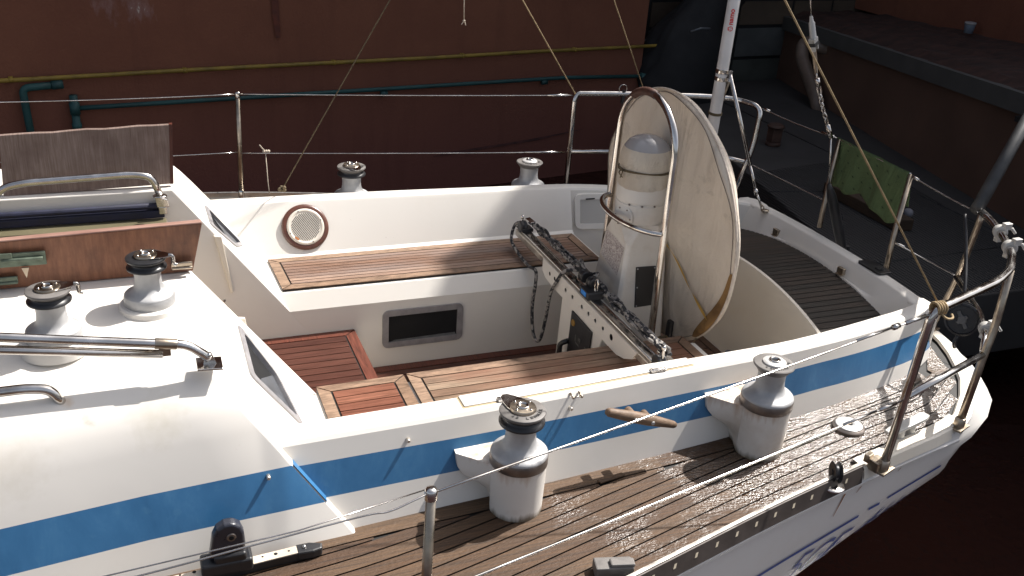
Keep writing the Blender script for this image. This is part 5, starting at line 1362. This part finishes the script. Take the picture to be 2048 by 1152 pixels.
# timber beam lying on the pontoon
m = MB(); m.slab([(4.10,2.50,-.548),(4.10,1.66,-.548),(4.24,1.64,-.548),(4.24,2.50,-.548)], (0,0,1), .09)
tag(m.build('timber_beam', wood('old_beam', (.035,.022,.013), (.075,.045,.024), .8, (40,3,40), (.015,.01,.006), .6, 0), None, bevel=.008), 'old brown timber beam lying on the pontoon behind the towel', 'beam')
m = MB(); m.sphere((4.42,2.06,-.50), .055, sc=(.7,1,.9)); m.sphere((4.40,1.97,-.51), .05, sc=(.7,.9,.8)); m.sphere((4.43,1.90,-.52), .045, sc=(.8,.9,.8))
tag(m.build('plastic_bag', paint('pale_plastic', (.20,.20,.22), .6, .15, 20, 0, .3), None), 'crumpled pale plastic bag beside the timber beam', 'bag')
# rusty lamp-like fender post near the far pushpit corner
m = MB(); m.box((4.49,3.73,-.45), (.10,.10,.13)); m.lathe([(.075,-.385),(.085,-.37),(.06,-.35)], (4.49,3.73,0), 16); m.lathe([(.07,-.55),(.07,-.52),(.03,-.51)], (4.49,3.73,0), 16)
tag(m.build('mooring_bollard', paint('rusty_bollard', (.06,.03,.02), .7, .4, 12), None, bevel=.008), 'small rusty brown mooring bollard on the pontoon edge', 'bollard')

# quay wall on the right with concrete edge
Qa = Vector((6.23,5.99,0)); Qb = Vector((4.85,.15,0)); qd = (Qb-Qa).normalized(); qn = Vector((qd.y, -qd.x, 0))
if qn.x > 0: qn = -qn
LQ = (Qb-Qa).length+3
def qp(s, z, o=0): return Qa+qd*s+qn*o+Vector((0,0,z))
qz = lambda s: .03+.20*s/4.2
qw = empty('quay_wall', tuple(qp(0,-.55))); tag(qw, 'brown quay wall with a grey concrete edge band on the right', 'quay wall')
m = MB(); m.add([qp(-.3,-2.5), qp(LQ,-2.5), qp(LQ,qz(LQ)), qp(-.3,qz(-.3))], [(0,1,2,3)], 0, False); bb(m, 'face', mQuay, qw)
m = MB(); m.slab([qp(-.3,qz(-.3),.05), qp(LQ,qz(LQ),.05), qp(LQ,qz(LQ)+.15,.05), qp(-.3,qz(-.3)+.15,.05)], tuple(-qn), .35); bb(m, 'edge_band', mBand, qw)
m = MB(); m.box(qp(4.35, qz(4.35)-.03, .06), (.05,.10,.04)); bb(m, 'band_bracket', mGateF, qw)
rg = random.Random(5)
m = MB(); rows = []
for i in range(50):
    s = -.6+i*.2; rows.append([qp(s, qz(s)+.145+(.0 if j < 1 else .05*j**.5*.4+rg.random()*.05), -.0-.14*j) for j in range(40)])
m.grid(rows, 0, False); tag(m.build('quay_ground', mRubble, None), kind='structure')
m = MB(); c = Vector((7.1,4.3,.345))
m.lathe([(.045,0),(.055,.10),(.057,.105)], c, 20); cup = m.build('paper_cup', paint('pale_blue_cup', (.22,.27,.34), .6, .1, 8), None); tag(cup, 'pale blue and white cup standing on the rubble above the quay edge', 'cup')
m = MB(); m.lathe([(.0565,.085),(.0585,.105),(.050,.107)], c, 20); m.build('cup_rim', paint('cup_white', (.33,.33,.33), .6, .1, 8), cup)
# drain pipe elbow
m = MB(); e0 = qp(.1,-.01,.12); m.tube(bend([qp(.9,.02,-.05), qp(.62,.04,.14), qp(.70,-.12,.16), qp(1.15,-.42,.14), qp(1.25,-.60,.10)], .10), [.075]*40 if False else .070, 18)
tag(m.build('drain_pipe', mPVC, None), 'cream plastic drain pipe elbow under the quay edge', 'drain pipe')
# tarpaulin bundle in the corner on the left of the gate
m = MB(); rows = []
TC = Vector((4.55,5.55,0))
lv = [(-.60,.50,.36),(-.50,.54,.38),(-.35,.53,.38),(-.15,.47,.36),(.02,.45,.34),(.14,.41,.30),(.25,.37,.26),(.34,.33,.24),(.45,.32,.22),(.72,.34,.2),(1.0,.3,.16)]
cxs = [0,0,0,.0,.02,.05,.10,.18,.26,.30,.34]
for (z, rx, ry), cx_ in zip(lv, cxs):
    rows.append([(TC.x+cx_+rx*(1+.09*math.sin(5*a+z*9)+.05*math.sin(11*a+z*14)+.03*math.sin(19*a-z*6))*math.cos(a), TC.y+ry*(1+.07*math.sin(4*a+z*7))*math.sin(a), z) for a in [2*math.pi*k/48 for k in range(49)]])
m.grid(rows, 0, True); tp = m.build('tarpaulin_bundle', mTarp, None, merge=True); tag(tp, 'tall bundle wrapped in black tarpaulin standing against the red wall', 'tarpaulin')
m = MB(); m.tube([(4.35,5.17,.20),(4.45,5.15,.235),(4.58,5.17,.23)], .012, 6); m.build('tarpaulin_fold', paint('fold_sheen_paint', (.10,.11,.12), .3, .2), tp)  # strip paler than the tarpaulin, the fold's sheen put into its colour
# dark pole leaning from the pushpit towards the quay
m = MB(); m.tube([(2.16,-.632,.62),(2.535,-.424,.90),(3.6,.16,1.7)], .026, 14); tag(m.build('gangway_pole', paint('dark_pole', (.07,.07,.07), .5, .25, 12, .4), None), 'dark grey pole rising to the right from the pushpit corner', 'pole')

# unseen building added to shade the pontoon and stern
sb = empty('added_shade_building', (7.4, 3, .4)); tag(sb, 'unseen building added to cast shade, on the quay beyond the right edge of the view', 'building')
m = MB(); m.prism([(7.3,1.2),(14,1.2),(14,14),(7.3,14)], .25, 7.55, 0); bb(m, 'wall', mStucco, sb)
m = MB()
for y in (2.0,4.8,7.6,10.4):
    for z in (1.0,3.0): m.box((7.29,y,z+.6), (.04,1.0,1.4))
bb(m, 'shutters', mGate, sb)
m = MB(); m.prism([(6.14,1.12),(14.4,1.12),(14.4,14.4),(6.95,14.4),(6.95,2.9),(6.14,2.25)], 7.55, 7.7, 0); bb(m, 'shadow_roof', mBand, sb)  # overhang outline notched to shape the shadow on cockpit and stern
m = MB(); m.prism([(5.7,-9),(60,-9),(60,60),(5.7,60)], -2, -1.2, 0);
